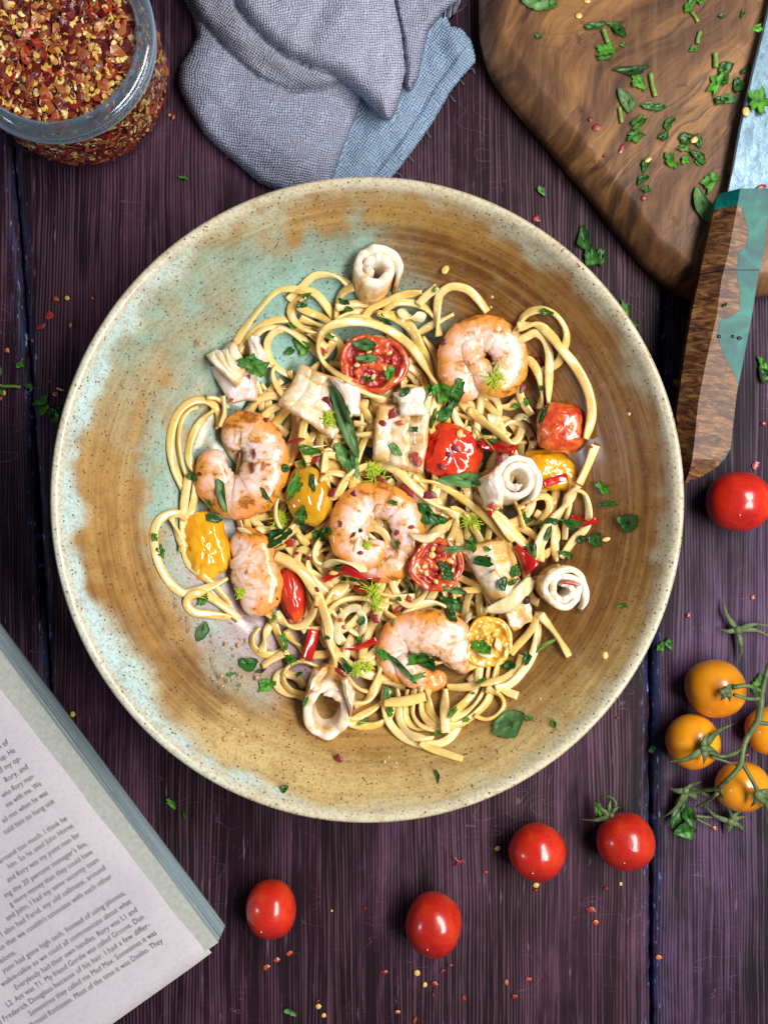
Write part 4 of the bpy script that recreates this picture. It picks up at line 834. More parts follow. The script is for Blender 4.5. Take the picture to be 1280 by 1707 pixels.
slab([(655, 652), (706, 640), (716, 690), (668, 692)], 'small white squid corner poking up behind the seared square', arch=2, cells=(2, 1), brown=.2, cream=.0, seed=6, score=.5)
slab([(762, 908), (838, 898), (880, 990), (820, 1008)], 'large golden squid slab dotted with parsley at lower right', arch=4, cells=(1, 3), brown=.62, cream=.85, seed=7, score=.6, wob=2.5)
slab([(835, 1010), (880, 990), (892, 1030), (855, 1056)], 'small bronze edged squid lump above the yellow tomato half', arch=3, cells=(1, 1), brown=.7, cream=.4, seed=8, score=.3)
slab([(348, 612), (425, 606), (428, 668), (378, 672)], 'pinkish smooth lower lobe of squid at the upper left of the heap', arch=4, cells=(1, 1), brown=.1, cream=.05, pink=.75, seed=9, score=.1)
slab([(340, 590), (392, 570), (415, 618), (396, 646)], 'cream ridged squid flap folded over at the upper left', arch=3.5, cells=(4, 1), brown=.25, cream=.75, seed=10, score=1.1, arch_dir='v', drape=.3)
slab([(416, 566), (434, 562), (452, 612), (418, 632)], 'white squid lobe standing behind a bright parsley leaf', arch=4, cells=(1, 1), brown=.12, cream=.1, pink=.15, seed=11, score=.2)
squid_roll(622, 461, 10, 37, 1.75, 'topmost squid roll with browned rim resting on the bowl', height=13, th=3.8, squash=.95, start=2.0, tilt=(.1, -.25), brown=.8, petal=.03, cream=.3, zoff=-.002)
squid_roll(848, 808, 12, 38, 2.0, 'tightly rolled white squid spiral right of the heap centre', height=12, th=2.7, squash=1.05, start=1.0, tilt=(.25, -.2), brown=.25, zoff=-.001)
slab([(795, 800), (835, 772), (842, 850), (805, 838)], 'pale lower side of squid beside the spiral roll', arch=5, cells=(1, 2), brown=.3, cream=.3, pink=.25, seed=14, score=.3, pct=50)
squid_roll(934, 980, 7, 37, 2.5, 'squid rosette holding a red chilli sliver at the right edge', height=12, th=2.6, squash=1.02, start=4.0, tilt=(.1, .05), brown=.7, petal=.06, cream=.15, zoff=-.001)
squid_roll(547, 1165, 27, 36, 1.12, 'hollow squid ring at the lower edge of the pasta', height=14, th=4.0, squash=1.2, rot=.15, tilt=(0.0, .35), brown=.75, start=-2.0, cream=.45, pct=50)
slab([(520, 1115), (548, 1108), (530, 1150), (508, 1160)], 'browned squid fold just above the hollow ring', arch=4, cells=(1, 1), brown=.8, cream=.3, pink=.3, seed=15, score=.2)
slab([(566, 1128), (582, 1132), (594, 1170), (580, 1198)], 'pale squid edge hugging the hollow ring', arch=4, cells=(1, 1), brown=.35, cream=.3, pink=.2, seed=16, score=.2)

# onion
def onion(pts, w, desc, th=.3): return strand(pts, w, th, desc=desc, mat='onion', name='onion_slice', cat='onion slice', group='soft onion slices in the pasta', top=True, taper=True, boxy=1.0)
onion([(806, 1020), (840, 1010), (865, 990), (890, 965)], 26, 'thick glassy onion slice')
onion([(662, 518), (690, 530), (710, 524)], 24, 'translucent onion slice')
onion([(682, 890), (712, 898), (745, 885)], 15, 'pale curved onion slice')
onion([(540, 945), (560, 936), (590, 940), (612, 952)], 19, 'golden curled onion slice')
onion([(566, 1075), (562, 1045), (578, 1018), (598, 1015), (606, 1040), (598, 1062)], 15, 'orange tinted onion curl')
onion([(828, 1062), (832, 1085)], 20, 'small ribbed onion piece'); onion([(795, 1088), (825, 1092)], 18, 'wet onion piece')
onion([(855, 700), (872, 694), (885, 706)], 22, 'silvery onion curl'); onion([(812, 690), (826, 702), (840, 700)], 20, 'ribbed onion piece')
onion([(500, 748), (520, 745), (545, 742)], 13, 'small onion sliver'); onion([(395, 880), (420, 890)], 15, 'small white onion piece'); onion([(700, 705), (722, 650)], 12, 'thin onion sliver')
onion([(745, 900), (760, 925)], 16, 'pale onion wedge'); onion([(600, 895), (590, 920)], 10, 'thin onion sliver'); onion([(786, 1020), (775, 1040)], 12, 'thin onion sliver')

# fresh chilli
def chilli(pts, w, desc): return strand(pts, w, .28, desc=desc, mat='chilli', name='chilli_slice', cat='chilli slice', group='fresh red chilli slices', top=True, boxy=.85)
chilli([(540, 968), (560, 955), (580, 951), (605, 960), (632, 968)], 17, 'long bright red chilli slice'); chilli([(590, 980), (615, 984)], 12, 'short red chilli slice')
chilli([(524, 1050), (518, 1075), (511, 1100)], 22, 'upright glossy red chilli strip'); chilli([(566, 1081), (597, 1080), (628, 1066)], 13, 'thin crosswise red chilli sliver')
chilli([(950, 868), (972, 872), (995, 868)], 31, 'broad red chilli curl'); chilli([(800, 738), (828, 744), (858, 750)], 22, 'red chilli strip')
chilli([(858, 912), (872, 930), (888, 950)], 30, 'crumpled dark red chilli piece'); chilli([(905, 808), (925, 800), (945, 795)], 13, 'red chilli sliver'); chilli([(812, 850), (822, 853)], 16, 'tiny red chilli square')

# ------------------------------------------------------------------ herbs
def leaf_mesh(L, Wd, ang, kind, seed):
    """outline (metres, centred) of a torn or chopped leaf piece as rings"""
    r = random.Random(seed); m = 30; a = np.arange(m) / m * 2 * PI
    if kind == 'pars':
        k = r.choice([3, 4, 5]); f = 0.80 + 0.20 * np.cos(k * a + r.uniform(0, 6)) + 0.13 * np.cos((2 * k + 1) * a + r.uniform(0, 6)) + 0.09 * np.array([r.uniform(-1, 1) for _ in a])
    elif kind == 'dark': f = 0.90 + 0.16 * np.cos(3 * a + r.uniform(0, 6)) + .10 * np.array([r.uniform(-1, 1) for _ in a])
    else:
        f = 1 / (np.abs(np.cos(a)) ** 1.5 + np.abs(np.sin(a)) ** 1.5) ** (1 / 1.5) * .97 + .05 * np.array([r.uniform(-1, 1) for _ in a]) + .08 * np.cos(2 * a + r.uniform(0, 6))
    for _ in range(r.choice([1, 2, 2, 3])):
        a0_, dd = r.uniform(0, 2 * PI), r.uniform(.42, .8); ca_ = np.cos(a - a0_); f = np.where(ca_ > .05, np.minimum(f, dd / np.maximum(ca_, .05)), f)
    f = np.clip(f * 1.12, .22, 1.3); R = []
    for s_ in (0.02, .35, .68, 1.0): R.append(np.stack([L / 2 * s_ * f * np.cos(a), Wd / 2 * s_ * f * np.sin(a)], 1))
    p = np.vstack(R); ca, sa = math.cos(ang), math.sin(ang); return np.stack([p[:, 0] * ca - p[:, 1] * sa, p[:, 0] * sa + p[:, 1] * ca], 1), p / np.array([L / 2, Wd / 2]), m
HMS = [None, 0]
def leaf(px, py, L, Wd, ang, kind='pars', ground='bowl', z0=0.0, lab=None, crumple=1.0, desc=None, label=None):
    """L, Wd in photograph pixels, ang in degrees (picture, clockwise positive)"""
    sd = int(px * 31 + py * 17); zc = 0.03 if ground == 'bowl' else z0; k = S * (D - zc) / D
    q, nrm, m = leaf_mesh(L * k, Wd * k, -math.radians(ang), kind, sd); c = P(px, py, zc)
    if ground == 'bowl':
        c = P(px, py, hmax(c[0], c[1])); g = HMB[gi(c[1] + q[:, 1]), gi(c[0] + q[:, 0])]; zm = np.percentile(g, 70); z = zm + (g - zm).clip(-.004, .004) * .75 + .0003
    else: z = np.full(len(q), z0 + .0002)
    r = random.Random(sd); fold = r.uniform(.4, 1.1) * crumple * Wd * k * .16; sgn = r.choice([1, 1, -1])
    nz = np.array([mnoise.noise(Vector((a * 1.6 + sd * .1, b * 1.6, .5))) for a, b in nrm]); ed = np.hypot(nrm[:, 0], nrm[:, 1])
    z = z + fold * (abs(nrm[:, 1]) if sgn > 0 else (1 - abs(nrm[:, 1]))) + np.abs(nz) * .0013 * crumple + .0006 * ed * crumple
    T = np.column_stack([c[0] + q[:, 0], c[1] + q[:, 1], z]); B = T.copy(); B[:, 2] -= .00022; n = len(T)
    F = [(i * m + j, i * m + (j + 1) % m, (i + 1) * m + (j + 1) % m, (i + 1) * m + j) for i in range(3) for j in range(m)]; F = [f[::-1] for f in F]
    F = [f[::-1] for f in F]; F += [tuple(x + n for x in f[::-1]) for f in F]; F += [(3 * m + j, 3 * m + n + j, 3 * m + n + (j + 1) % m, 3 * m + (j + 1) % m) for j in range(m)]; F += [tuple(range(m - 1, -1, -1)), tuple(n + j for j in range(m))]
    F[-2] = tuple(range(m)); F[-1] = tuple(n + j for j in range(m - 1, -1, -1))
    nm, ds, mt = {'pars': ('parsley_leaf', 'bright parsley scrap', 'pars'), 'dark': ('parsley_leaf', 'dark wilted parsley scrap', 'dark'), 'basil': ('basil_leaf', 'flat basil leaf strip', 'basil')}[kind]
    size = 'tiny ' if L < 20 else ('large ' if L > 50 else '')
    o = mk(nm, np.vstack([T, B]), F, M[mt]); 
    if label is None: label = where(size + (desc or ds), px, py)
    tag(o, label, 'herb leaf', 'chopped herbs in the bowl' if ground == 'bowl' else 'chopped herbs on the board and table'); return o
HMB = blur(HM, 1)
def stem(pts, w, ground='bowl', z0=0.0, desc='thin green herb stem', group=None):
    if ground == 'bowl': return strand(pts, w, .7, desc=desc, mat='stem', name='herb_stem', cat='herb stem', group='cut herb stems', top=True, taper=True, lim=False)
    q = catmull(pts, 3); k = S * (D - z0) / D; zz = np.full(len(q), z0 + w / 2 * k * .9); V, F, at = sweep(np.column_stack([PP(q, z0), zz]), w / 2 * k, w / 2 * k * .8, 8)
    o = mk('herb_stem', V, F, M['stem']); m = pts[len(pts) // 2]; tag(o, where(desc, m[0], m[1]), 'herb stem', 'cut herb stems'); return o
def frond(px, py, R, desc='lime green fennel frond', n=46):
    zc = .03; c = P(px, py, zc); z0 = hmax(c[0], c[1], .001); c = P(px, py, z0); V = []; F = []; r = random.Random(int(px * 7 + py)); k = S * .93
    for i in range(n):
        a = r.uniform(0, 2 * PI); L = R * k * r.uniform(.5, 1.25); b = np.array([c[0] + r.gauss(0, R * k * .22), c[1] + r.gauss(0, R * k * .22), z0 + r.uniform(0, .0015)]); cv = r.uniform(-1.6, 1.6); pts = [b.copy()]
        for s_ in range(6):
            a += cv / 6; b = b + np.array([math.cos(a), math.sin(a), r.uniform(-.1, .35) - .06 * s_]) * L / 6; pts.append(b.copy())
        vv, ff, _ = sweep(pts, .00017, .00017, 4); o_ = len(V); V += vv.tolist(); F += [tuple(x + o_ for x in f) for f in ff]
    o = mk('fennel_frond', V, F, M['fennel']); tag(o, where(desc, px, py), 'fennel frond', 'fennel fronds on the pasta'); return o

BL = [ # px, py, length, width, angle, kind
 (425, 612, 50, 38, 20, 'pars'), (407, 604, 26, 20, 0, 'pars'), (506, 580, 34, 30, 30, 'pars'), (484, 588, 20, 12, -30, 'dark'), (503, 508, 16, 14, 0, 'dark'), (514, 500, 20, 8, -50, 'dark'), (488, 545, 22, 8, 30, 'pars'),
 (608, 576, 48, 18, 12, 'basil'), (612, 598, 34, 18, 0, 'basil'), (650, 622, 30, 18, -70, 'pars'), (610, 632, 26, 12, 10, 'pars'), (575, 504, 22, 9, 15, 'dark'), (582, 516, 14, 8, 0, 'dark'), (636, 531, 12, 10, 40, 'pars'), (646, 538, 14, 8, 20, 'dark'), (552, 562, 18, 8, 30, 'pars'),
 (738, 652, 50, 34, 35, 'pars'), (754, 668, 40, 24, -60, 'dark'), (764, 642, 30, 18, -50, 'pars'), (718, 650, 24, 18, 80, 'pars'), (744, 690, 40, 22, -30, 'dark'), (676, 654, 22, 16, -30, 'dark'), (723, 700, 40, 9, -75, 'dark'),
 (910, 521, 22, 9, 15, 'dark'), (905, 690, 48, 9, -70, 'dark'), (877, 670, 16, 9, 75, 'pars'), (858, 676, 16, 12, 0, 'pars'), (902, 648, 10, 10, 0, 'pars'), (873, 700, 14, 9, 0, 'pars'),
 (371, 821, 62, 16, 78, 'basil'), (320, 795, 22, 14, 20, 'dark'), (349, 840, 22, 10, 60, 'pars'), (443, 824, 38, 7, 58, 'dark'), (478, 781, 15, 14, 0, 'dark'), (490, 811, 48, 26, -65, 'pars'), (505, 858, 28, 26, -60, 'pars'), (500, 872, 16, 12, 0, 'dark'), (462, 894, 50, 28, -25, 'dark'), (366, 865, 34, 12, 20, 'dark'), (272, 920, 24, 10, 80, 'pars'), (259, 895, 16, 9, 80, 'pars'),
 (575, 700, 118, 26, 70, 'basil'), (576, 764, 72, 20, 62, 'basil'), (592, 772, 60, 12, 80, 'basil'), (513, 748, 48, 20, 15, 'pars'), (506, 772, 18, 14, 60, 'pars'), (522, 803, 32, 8, 85, 'dark'), (530, 892, 34, 22, 20, 'pars'), (546, 884, 26, 14, 10, 'pars'), (660, 749, 26, 16, 40, 'basil'), (690, 716, 16, 12, 30, 'pars'), (655, 837, 20, 10, 15, 'pars'),
 (712, 855, 54, 34, 50, 'dark'), (735, 868, 30, 14, 0, 'dark'), (775, 800, 84, 27, -2, 'basil'), (661, 908, 10, 20, 0, 'pars'), (825, 735, 20, 9, 10, 'dark'), (919, 867, 24, 16, 10, 'dark'), (949, 873, 34, 24, 10, 'dark'), (893, 877, 22, 9, -60, 'dark'), (914, 889, 26, 12, -72, 'basil'), (884, 914, 34, 14, 80, 'basil'), (880, 868, 18, 12, 0, 'dark'), (874, 858, 14, 8, 80, 'dark'),
 (757, 916, 42, 11, -8, 'basil'), (785, 908, 30, 20, 70, 'pars'), (800, 935, 46, 16, 5, 'dark'), (812, 915, 14, 8, 30, 'pars'), (857, 952, 24, 18, -70, 'dark'), (837, 974, 24, 22, 0, 'dark'), (853, 970, 22, 8, -20, 'dark'), (742, 946, 28, 18, 40, 'dark'), (758, 984, 42, 14, 20, 'basil'), (748, 962, 22, 16, 0, 'dark'), (755, 1005, 40, 20, 20, 'dark'), (750, 1025, 26, 16, 30, 'dark'),
 (797, 1076, 28, 24, 0, 'pars'), (814, 1080, 18, 14, 60, 'pars'), (848, 1107, 22, 14, 0, 'dark'), (878, 1096, 22, 16, -70, 'dark'), (603, 1036, 20, 10, -70, 'basil'), (599, 1066, 14, 10, 70, 'pars'), (683, 983, 24, 10, 80, 'dark'), (665, 998, 10, 8, 0, 'dark'),
 (640, 1090, 32, 18, 30, 'pars'), (665, 1110, 76, 13, 42, 'dark'), (697, 1098, 44, 22, 0, 'pars'), (714, 1104, 26, 18, 20, 'dark'), (695, 1128, 32, 12, -15, 'pars'), (545, 1062, 12, 10, 0, 'pars'), (587, 966, 18, 9, 0, 'dark'), (574, 964, 12, 9, 0, 'dark'), (562, 948, 18, 7, 0, 'dark'),
 (475, 1068, 32, 13, 75, 'pars'), (486, 1094, 24, 20, 60, 'pars'), (509, 1170, 24, 10, -65, 'pars'), (606, 1201, 26, 7, -20, 'pars'), (646, 1155, 26, 18, 50, 'basil'), (576, 1107, 34, 12, 55, 'dark'), (500, 1120, 12, 8, 0, 'pars'), (755, 1187, 24, 10, -50, 'pars'), (776, 1200, 20, 7, -10, 'pars'), (728, 1221, 18, 10, 10, 'pars'), (803, 1135, 20, 9, -20, 'pars'), (649, 1184, 18, 13, 50, 'pars'), (788, 1155, 9, 6, 0, 'pars'),
 (340, 1047, 40, 20, -70, 'basil'), (414, 1105, 34, 22, 10, 'dark'), (386, 1124, 16, 8, -20, 'pars'), (437, 1117, 18, 8, -15, 'dark'), (446, 1140, 34, 24, -40, 'pars'), (339, 1000, 28, 16, -35, 'pars'), (854, 1208, 66, 34, -22, 'basil'), (883, 1200, 14, 9, 0, 'pars'), (927, 1212, 18, 7, 75, 'pars'), (731, 1298, 20, 6, 80, 'dark'), (472, 1320, 16, 10, -15, 'dark'), (1040, 1010, 17, 8, -15, 'pars'),
 (1003, 812, 34, 16, 60, 'pars'), (1012, 840, 42, 8, -6, 'dark'), (1047, 872, 32, 30, 60, 'dark'), (966, 898, 16, 15, 0, 'dark'), (989, 901, 24, 18, 30, 'dark'), (995, 890, 10, 8, 0, 'dark'), (1125, 904, 34, 20, -10, 'pars'), (1121, 753, 6, 5, 0, 'pars'), (945, 925, 30, 10, 30, 'dark'), (705, 1335, 6, 5, 0, 'dark')]
for b in BL: leaf(*b)
stem([(792, 712), (808, 732), (824, 751)], 4); stem([(893, 1088), (905, 1078), (931, 1062)], 6); stem([(898, 1078), (912, 1072), (926, 1066)], 6); stem([(724, 488), (727, 476)], 9, desc='short pale green herb stem'); stem([(655, 1045), (658, 1030)], 7)
stem([(448, 1040), (460, 1028), (452, 1018)], 6, desc='forked green herb sprig')
for f in [(824, 630, 20), (548, 700, 17), (628, 793, 22), (620, 780, 14), (468, 866, 22), (785, 868, 18), (400, 990, 10), (622, 985, 20), (628, 1005, 12), (595, 1115, 14), (612, 1112, 10), (612, 908, 8)]: frond(*f)

# ------------------------------------------------------------------ flakes, seeds, pepper, droplets
PAL = [(.22, .012, .008), (.32, .03, .012), (.13, .006, .01), (.42, .07, .02), (.16, .01, .02), (.50, .14, .03)]
def flake_geo(x, y, z, L, Wd, ang, seed, tilt=.15, th=.0003):
    r = random.Random(seed); m = 7; V = []; c, s = math.cos(ang), math.sin(ang); tx, ty = r.uniform(-tilt, tilt), r.uniform(-tilt, tilt)
    for sc, dz in ((.45, th * 2.0), (1, th), (1, 0)):
        for j in range(m):
            a = 2 * PI * j / m + .3; rr = random.Random(seed * 13 + j).uniform(.65, 1.15) * sc; X, Y = L / 2 * rr * math.cos(a), Wd / 2 * rr * math.sin(a); xx, yy = X * c - Y * s, X * s + Y * c
            V.append((x + xx, y + yy, z + dz + xx * tx + yy * ty + (.25 * Y * Y / (Wd + 1e-9))))
    F = [tuple(range(m)), tuple(3 * m - 1 - j for j in range(m))] + [((i + 1) * m + j, (i + 1) * m + (j + 1) % m, i * m + (j + 1) % m, i * m + j) for i in range(2) for j in range(m)]
    return V, F
def flake(px, py, L, Wd, ang=0, col=0, ground='bowl', z0=0, kind='flake'):
    sd = int(px * 11 + py * 5) + 3; zc = .03 if ground == 'bowl' else z0; c = P(px, py, zc)
    z = hmax(c[0], c[1], .0003) if ground == 'bowl' else z0; c = P(px, py, z); k = S * (D - z) / D; grp = ' in the bowl' if ground == 'bowl' else ' on the board and table'
    if kind == 'flake':
        V, F = flake_geo(c[0], c[1], z + .0002, L * k, Wd * k, -math.radians(ang), sd, .05); o = mk('chilli_flake', V, F, M['flakes'], smooth=False, col=np.tile(PAL[col], (len(V), 1)))
        cn = ['dark red', 'red', 'near black', 'orange red', 'purplish', 'orange'][col]; tag(o, where(f'{cn} chilli flake', px, py), 'chilli flake', 'chilli flakes' + grp)
    elif kind == 'seed':
        V, F = blob(c[0], c[1], z, L * k / 2, Wd * k / 2, min(L, Wd) * k * .18, -math.radians(ang), 6, 12, .15, sd); o = mk('chilli_seed', V, F, M['seed']); tag(o, where('pale yellow chilli seed', px, py), 'chilli seed', 'chilli seeds' + grp)
    elif kind == 'pepper':
        V, F = blob(c[0], c[1], z, L * k / 2, Wd * k / 2, L * k * .4, 0, 8, 12, .4, sd); o = mk('peppercorn', V, F, M['pepper']); tag(o, where('black peppercorn', px, py), 'peppercorn', 'peppercorns on the pasta')
    return o
FL = [(539, 584, 18, 14, 0, 1), (548, 669, 24, 14, 40, 4), (526, 765, 26, 14, -15, 0), (555, 820, 20, 14, -50, 4), (694, 766, 32, 16, 70, 1), (716, 826, 30, 14, 0, 4), (684, 820, 48, 18, 50, 0), (590, 823, 13, 13, 0, 4), (687, 879, 14, 8, -10, 1), (601, 922, 13, 9, 0, 0), (568, 873, 14, 7, 80, 0), (589, 892, 16, 6, -45, 2), (662, 887, 9, 9, 0, 0), (665, 905, 8, 8, 0, 0),
 (626, 1030, 24, 16, 20, 0), (662, 1017, 24, 10, -30, 1), (682, 997, 18, 11, 60, 1), (529, 983, 14, 6, 70, 0), (486, 905, 24, 20, 0, 1), (452, 905, 12, 12, 0, 1), (870, 648, 22, 12, -60, 4), (901, 602, 20, 17, 0, 0), (949, 971, 44, 11, 10, 1), (602, 1112, 20, 9, -15, 0), (890, 963, 9, 8, 0, 2), (565, 1262, 18, 12, 50, 4), (386, 667, 11, 6, -30, 3), (740, 570, 16, 11, -50, 2),
 (760, 748, 20, 14, 10, 4), (748, 758, 14, 10, 0, 4), (737, 778, 16, 10, 30, 4), (480, 1035, 22, 9, 10, 0), (527, 1012, 9, 7, 0, 1), (568, 1034, 10, 9, 0, 3), (572, 1046, 12, 9, -20, 3), (886, 732, 10, 9, 0, 0), (570, 1122, 28, 10, 35, 0), (398, 760, 18, 7, -80, 2), (424, 756, 22, 6, 88, 2), (421, 780, 22, 7, 88, 2), (334, 790, 10, 6, 30, 2), (424, 535, 8, 7, 0, 2), (512, 555, 8, 6, 0, 0), (728, 572, 9, 7, 0, 1),
 (480, 575, 16, 8, -60, 0), (660, 250 + 640, 8, 6, 0, 0), (640, 706, 16, 12, 30, 0), (655, 690, 22, 16, -60, 0), (793, 860, 8, 5, 0, 1), (820, 844, 16, 14, 0, 1), (635, 798, 24, 8, 30, 0), (495, 735, 34, 8, -15, 0), (445, 700, 12, 9, 0, 0), (515, 930, 10, 9, 0, 0), (495, 922, 8, 7, 0, 0), (835, 765, 18, 12, -10, 4), (985, 745, 7, 5, 0, 0), (808, 928, 14, 3, -30, 0), (820, 952, 14, 3, -30, 0), (540, 790, 8, 6, 0, 1), (667, 705, 18, 10, 0, 3), (462, 998, 6, 5, 0, 0)]
for f in FL: flake(*f)
for f in [(742, 450, 16, 12, -50), (700, 628, 14, 12, 0), (783, 685, 10, 12, 0), (868, 845, 15, 9, 0), (557, 996, 14, 10, 0), (497, 887, 11, 11, 0), (815, 846, 10, 9, 0), (1010, 899, 16, 7, -12), (1008, 1092, 10, 13, 0), (766, 723, 12, 14, 10), (720, 925, 13, 12, 0), (750, 935, 14, 8, 20), (762, 908, 10, 9, 0), (556, 955, 15, 8, 0), (502, 487, 26, 8, 10), (850, 1076, 8, 15, 0), (618, 703, 8, 8, 0), (569, 1018, 5, 12, -20), (505, 1100 - 2, 8, 10, 0), (303, 915, 10, 12, 0), (675, 843, 8, 12, 60)]: flake(*f, kind='seed')
for f in [(876, 1000, 15, 15), (752, 836, 14, 14), (601, 880 + 4, 7, 7)]: flake(*f, kind='pepper')
r = random.Random(3); dn = 0
DRP = [(296, 1010, 5), (305, 1030, 4), (317, 1050, 5), (322, 1020, 3), (354, 1060, 4), (376, 1073, 5), (355, 1070, 3), (397, 1076, 6), (389, 1082, 4), (391, 1093, 4), (410, 1068, 5), (356, 1097, 4), (357, 1103, 3), (360, 1111, 4), (363, 1120, 3), (389, 1114, 4), (369, 1127, 7), (381, 1134, 5), (391, 1132, 4), (399, 1124, 5), (406, 1128, 4), (403, 1141, 6), (371, 1144, 5), (361, 1137, 3), (428, 1130, 6), (399, 1153, 4), (382, 1155, 4), (462, 1180, 4), (477, 1224, 3), (524, 1255, 4), (472, 1272, 6), (505, 1283, 6), (648, 1262, 4), (641, 1270, 5), (660, 1272, 4), (374, 1232, 7), (391, 1195, 4), (389, 1215, 6), (412, 1240, 3), (333, 573, 7), (440, 1243, 3), (900, 1165, 4), (560, 1290, 4), (1048, 690, 5), (820, 495, 5), (818, 512, 4)]
for (x, y, rr_) in DRP:
    c = P(x, y, .012); z = hmax(c[0], c[1]); c = P(x, y, z); rad = rr_ * .5 * S * 1.1; V, F = blob(c[0], c[1], z - rad * .35, rad, rad * r.uniform(1, 1.25), rad * .5, 0, 6, 12)
    tag(mk('oil_drop', V, F, M['droplet']), where({7: 'largest', 6: 'large', 5: 'mid sized', 4: 'small', 3: 'pinhead sized'}[rr_] + ' amber oil drop', x, y, 9), 'oil drop', 'oil drops on the bowl')

# ------------------------------------------------------------------ cutting board
LM = TLM
BT = 0.019
outer = [(802, -420), (800, -120), (800, 0), (803, 60), (822, 122), (860, 175), (900, 222), (945, 276), (990, 330), (1030, 383), (1068, 430), (1105, 466), (1140, 490), (1175, 500), (1230, 496), (1300, 488), (1450, 480), (1640, 460), (1700, 380), (1700, -300), (1600, -420)]
oc = catmull(outer, 14, closed=True)
def off(poly, d):
    T = np.roll(poly, -1, 0) - np.roll(poly, 1, 0); T /= np.linalg.norm(T, axis=1)[:, None]; Nn = np.column_stack([-T[:, 1], T[:, 0]]); c = poly.mean(0)
    if ((c - poly) * Nn).sum() < 0: Nn = -Nn
    for _ in range(8): Nn = (Nn + np.roll(Nn, 1, 0) + np.roll(Nn, -1, 0)) / 3; Nn /= np.linalg.norm(Nn, axis=1)[:, None]
    return poly + Nn * d
ow = PP(oc, 0.010); rings = []
wv_ = fb(oc[:, 0], oc[:, 1], .012, 4) 
for d, z in [(.0035, .0), (.0012, .0008), (0.0, .003), (.0000, .0075), (.0007, .0098), (.0030, .0130), (.0060, .0165), (.0078, .0184), (.0092, BT)]:
    rings.append(np.column_stack([off(ow, d * (1 + .25 * wv_[:, None]).clip(.6, 1.5)), np.full(len(ow), z)]))
m = len(ow); V = np.vstack(rings); F = [(i * m + j, i * m + (j + 1) % m, (i + 1) * m + (j + 1) % m, (i + 1) * m + j) for i in range(len(rings) - 1) for j in range(m)]
F.append(tuple(range((len(rings) - 1) * m, len(rings) * m))); F.append(tuple(range(m - 1, -1, -1)))
A2 = (ow[:, 0] * np.roll(ow[:, 1], -1) - np.roll(ow[:, 0], -1) * ow[:, 1]).sum()
if A2 < 0: F = [f[::-1] for f in F]
board = mk('cutting_board', V, F, M['board'], origin=(*P(1200, 100, 0)[:2], 0)); tag(board, 'thick olive wood cutting board with dark veins and scattered chopped herbs', 'cutting board')

kn = [(1097, 416), (1106, 406), (1119, 403), (1133, 406), (1150, 411), (1132, 409), (1121, 410), (1117, 414), (1110, 411), (1103, 418), (1101, 427), (1104, 434), (1100, 430), (1096, 424)]


for b in [(897, 4, 62, 26, 5, 'basil'), (915, 10, 30, 18, -20, 'pars'), (898, 62, 14, 9, 10, 'pars'), (991, 46, 38, 15, -12, 'dark'), (1030, 50, 30, 16, 60, 'dark'), (1022, 42, 24, 12, 0, 'pars'), (1038, 76, 10, 8, 0, 'pars'), (1010, 84, 36, 22, -10, 'pars'), (1008, 96, 34, 14, 0, 'pars'),
 (1050, 118, 56, 20, -5, 'dark'), (1064, 138, 32, 26, 40, 'pars'), (1045, 172, 46, 24, 55, 'basil'), (1087, 180, 40, 18, 10, 'dark'), (1062, 204, 34, 20, -50, 'pars'), (1057, 228, 30, 22, -10, 'pars'), (1113, 206, 34, 16, -65, 'pars'), (1104, 229, 20, 14, 0, 'dark'), (1146, 232, 36, 20, -10, 'dark'), (1163, 240, 30, 16, 70, 'dark'), (1138, 248, 26, 16, -20, 'pars'), (1164, 262, 30, 18, 40, 'dark'),
 (1116, 271, 36, 20, 70, 'pars'), (1141, 268, 22, 16, 0, 'pars'), (1162, 272, 14, 10, 60, 'pars'), (1074, 278, 26, 14, -60, 'dark'), (1070, 298, 34, 14, -30, 'dark'), (1075, 316, 18, 14, 30, 'pars'), (1147, 12, 32, 16, -60, 'pars'), (1165, 2, 18, 12, 0, 'pars'), (1202, 29, 15, 7, 15, 'dark'), (1236, 24, 17, 7, -70, 'pars'), (1155, 84, 18, 11, -10, 'pars'), (1206, 118, 34, 20, -60, 'dark'), (1192, 142, 40, 24, -60, 'pars'), (1206, 134, 22, 16, 0, 'dark'),
 (1227, 142, 28, 18, 70, 'dark'), (1198, 168, 20, 16, 0, 'dark'), (1212, 168, 24, 18, 20, 'basil'), (1245, 115, 26, 10, -40, 'dark'), (1184, 304, 40, 30, -60, 'pars'), (1170, 340, 56, 32, 80, 'basil'), (1270, 52, 24, 16, 0, 'pars')]: leaf(*b, ground='board', z0=BT)
for q, w in [([(1004, 50), (1009, 64), (1013, 74)], 8), ([(1083, 124), (1086, 144), (1091, 162)], 8), ([(1031, 180), (1033, 192), (1035, 206)], 7), ([(1166, 54), (1162, 64), (1161, 74)], 7), ([(1190, 90), (1191, 102), (1191, 114)], 9), ([(1150, 20), (1158, 30), (1162, 38)], 6)]: stem(q, w, 'board', BT)
for f in [(994, 213, 18, 12, 0, 0), (983, 200, 8, 8, 0, 4), (1036, 248, 20, 10, -60, 0), (1008, 260, 8, 6, 0, 0), (1073, 331, 12, 10, 20, 4)]: flake(*f, ground='board', z0=BT)
for f in [(964, 27, 12, 10, 0), (978, 2, 12, 8, 0), (1156, 234, 14, 10, -30), (1080, 267, 14, 7, -30)]: flake(*f, ground='board', z0=BT + (.0015 if f[0] > 1000 else 0), kind='seed')

